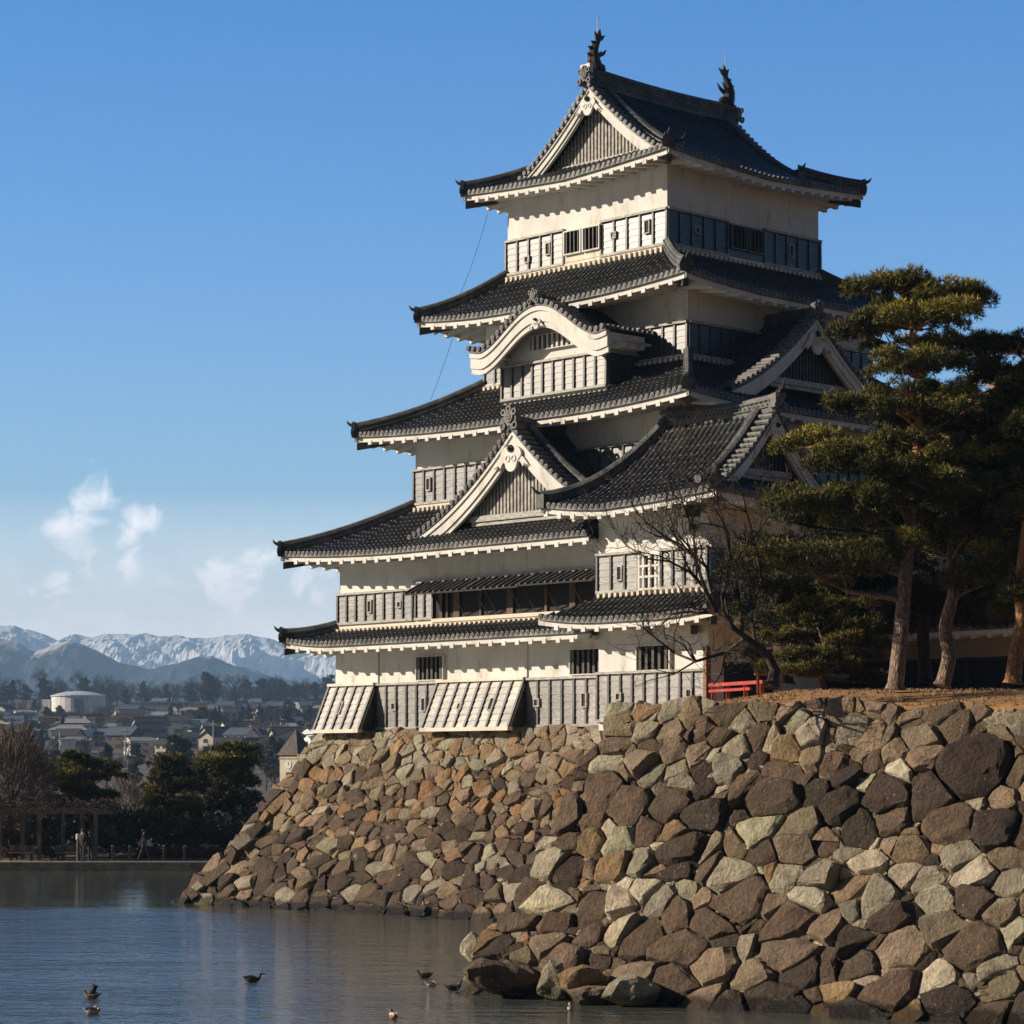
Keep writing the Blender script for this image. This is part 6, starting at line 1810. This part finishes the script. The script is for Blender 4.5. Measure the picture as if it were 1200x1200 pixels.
def mk_mtn(name, rock, snow, lo, hi, amount):
    m_, nt, b = mat(name)
    v = objcoord(nt); n = noisy(nt, v, .004, 9, .68)
    tc = nt.nodes.new('ShaderNodeTexCoord'); sp = nt.nodes.new('ShaderNodeSeparateXYZ'); nt.links.new(tc.outputs['Object'], sp.inputs[0])
    mr = nd(nt, 'ShaderNodeMapRange'); mr.inputs[1].default_value = lo; mr.inputs[2].default_value = hi; nt.links.new(sp.outputs[2], mr.inputs[0])
    ad = nt.nodes.new('ShaderNodeMath'); ad.operation = 'MULTIPLY_ADD'; nt.links.new(n, ad.inputs[0]); ad.inputs[1].default_value = 1.8; 
    sb = nt.nodes.new('ShaderNodeMath'); sb.operation = 'SUBTRACT'; nt.links.new(mr.outputs[0], sb.inputs[0]); sb.inputs[1].default_value = 1.3 - amount
    nt.links.new(sb.outputs[0], ad.inputs[2])
    f = ramp(nt, ad.outputs[0], [(.42, (0, 0, 0)), (.62, (1, 1, 1))])
    c = mixc(nt, f, rock, snow)
    nt.links.new(c, b.inputs['Base Color']); b.inputs['Roughness'].default_value = .95; b.inputs['Specular IOR Level'].default_value = .1
    return m_
mountain('mountains', 9000, 2600, [(-900, 760), (-300, 745), (0, 731), (18, 731), (45, 741), (70, 750), (88, 742), (130, 741), (175, 744), (235, 745), (270, 742), (295, 740), (330, 750), (365, 757), (420, 750), (600, 735), (900, 760), (2100, 780)], mk_mtn('snowy rock', (.10, .11, .13), (.74, .76, .80), 150, 480, .6), .17, 3.3, nx=820, ny=130)
mountain('hills', 5600, 1500, [(-900, 780), (-200, 740), (-40, 745), (0, 747), (20, 752), (40, 762), (60, 755), (82, 750), (105, 758), (140, 775), (175, 783), (205, 778), (230, 769), (248, 769), (275, 780), (300, 784), (320, 790), (345, 797), (385, 803), (450, 800), (900, 790), (2100, 800)], mk_mtn('wooded hill', (.035, .045, .055), (.5, .46, .42), 120, 300, .12), .16, 8.1, nx=420, ny=50)  # bluish base colour has some of the distance haze painted in

# ---- haze over the valley
g = MB(); g.box(-4600, 7800, -420, 10600, -3, 700)
hz_ = g.build('haze', bpy.data.materials.new('valley haze'))
hm = hz_.data.materials[0]; hm.use_nodes = True; hn = hm.node_tree; hn.nodes.clear()
ho = hn.nodes.new('ShaderNodeOutputMaterial'); hv = hn.nodes.new('ShaderNodeVolumePrincipled')
hv.inputs['Color'].default_value = (.42, .68, 1.0, 1); hv.inputs['Density'].default_value = 1.25e-4; hv.inputs['Anisotropy'].default_value = 0.0
hn.links.new(hv.outputs[0], ho.inputs['Volume'])
tag(hz_, 'pale blue air haze filling the valley', 'haze', kind='stuff')

# ================================================================ DUCKS
duck_m = {'brown': simple('brown duck plumage', (.10, .06, .035), (.30, .20, .12), 22, .7, .2, .01, .3), 'dark': simple('dark duck plumage', (.018, .016, .014), (.06, .05, .04), 22, .6, .2, .01, .3), 'pale': simple('pale duck plumage', (.30, .24, .18), (.6, .54, .45), 18, .7, .2, .01, .3)}
bill_m = simple('duck bill', (.20, .14, .04), (.3, .2, .07), 8, .5, 0)
def duck(px, py, label, body, belly, rz, pose='swim', Y=None, sc=1.0, z=0.0):
    sc *= .88
    Y = Y or EYE * FPX / (py - 900)
    c = at(px, py, Y); c.z = z
    o = empty('duck', c, rz); tag(o, label, 'duck')
    V = [(-.02, 0, .06), (.10, 0, .07), (.17, 0, .10), (.185, 0, .17), (.20, 0, .215), (.24, 0, .215), (-.12, 0, .08), (-.20, 0, .12), (-.25, 0, .155)]
    Rd = [.085, .075, .05, .032, .044, .030, .07, .035, .012]
    if pose == 'tuck': V[3] = (.13, .03, .16); V[4] = (.07, .05, .175); V[5] = (.03, .05, .165)
    if pose == 'stand': V = [(a, b, c_ + .12) for a, b, c_ in V]
    E_ = [(0, 1), (1, 2), (2, 3), (3, 4), (4, 5), (0, 6), (6, 7), (7, 8)]
    me = bpy.data.meshes.new('body'); me.from_pydata([Vector(v) * sc for v in V], E_, []); me.materials.append(duck_m[body])
    b = bpy.data.objects.new('body', me); scene.collection.objects.link(b); b.parent = o
    b.modifiers.new('skin', 'SKIN'); s_ = b.modifiers.new('sub', 'SUBSURF'); s_.levels = s_.render_levels = 2
    for i, sv in enumerate(me.skin_vertices[0].data): sv.radius = (Rd[i] * sc * 1.15, Rd[i] * sc); sv.use_root = (i == 0)
    hx = Vector(V[5]) * sc; g = MB()
    dr = Vector((1, 0, -.1)) if pose != 'tuck' else Vector((-1, .2, -.1))
    g.tube([hx, hx + dr * .05 * sc, hx + dr * .085 * sc], [.020 * sc, .018 * sc, .012 * sc], 6); g.build('bill', bill_m, o)
    for sg in (-1, 1):
        g = MB(); up = .12 if pose == 'stand' else 0
        if pose == 'flap' and sg == 1:
            g.add([Vector(v) * sc for v in ((.06, .05, .13), (-.08, .05, .13), (-.16, .02, .34), (-.02, .03, .40), (.04, .05, .26), (.06, .07, .13), (-.08, .07, .13), (-.15, .04, .34), (-.02, .05, .39), (.04, .07, .26))], [(0, 1, 2, 3, 4), (9, 8, 7, 6, 5), (0, 5, 6, 1), (1, 6, 7, 2), (2, 7, 8, 3), (3, 8, 9, 4), (4, 9, 5, 0)])
        else:
            rows = []
            for i in range(7):
                t = i / 6; x = .09 - .30 * t; hgt = .055 * math.sin(PI * (t * .85 + .12))
                rows.append([Vector((x, sg * (.075 - .03 * t), .095 + up + .02 * t - hgt * .5)) * sc, Vector((x, sg * (.10 - .045 * t), .11 + up + .02 * t)) * sc, Vector((x, sg * (.065 - .03 * t), .13 + up + .02 * t + hgt * .6)) * sc])
            g.grid(rows)
        g.build('wing', duck_m[belly], o, smooth=True)
    if pose == 'stand':
        for sg in (-1, 1):
            g = MB(); g.tube([Vector((.02, sg * .035, .12)) * sc, Vector((.03, sg * .035, .0)) * sc, Vector((.07, sg * .035, -.005)) * sc], .009 * sc, 5); g.build('leg', bill_m, o)
    return o
duck(296, 1151, 'dark duck alone on the open blue water', 'dark', 'dark', .1, sc=1.15)
duck(108, 1170, 'brown duck lifting one wing on the water at lower left', 'brown', 'dark', PI, 'flap')
duck(109, 1188, 'pinkish brown duck with its head tucked, nearest the lower left corner', 'pale', 'brown', .2, 'tuck')
duck(461, 1194, 'brown duck cut by the bottom edge of the picture', 'brown', 'pale', 1.9)
duck(498, 1146, 'dark duck farthest left of the group by the stone wall', 'dark', 'brown', PI)
duck(506, 1156, 'pale brown duck between the two dark ducks near the wall foot', 'pale', 'brown', .1, 'tuck', sc=.8)
duck(531, 1160, 'dark duck with pale tail paddling against the lowest wide boulder', 'dark', 'pale', .2, sc=1.1)
duck(544, 1162, 'dark duck touching the wide boulder, right of the pale tailed one', 'dark', 'dark', .3, sc=.9)
duck(579, 1163, 'small pale breasted bird standing at the foot of the wide boulder', 'brown', 'pale', 2.6, 'stand', sc=.8, z=.03)
duck(668, 1184, 'white breasted duck on the water below the rounded tan boulder', 'pale', 'dark', 1.6, sc=.8)
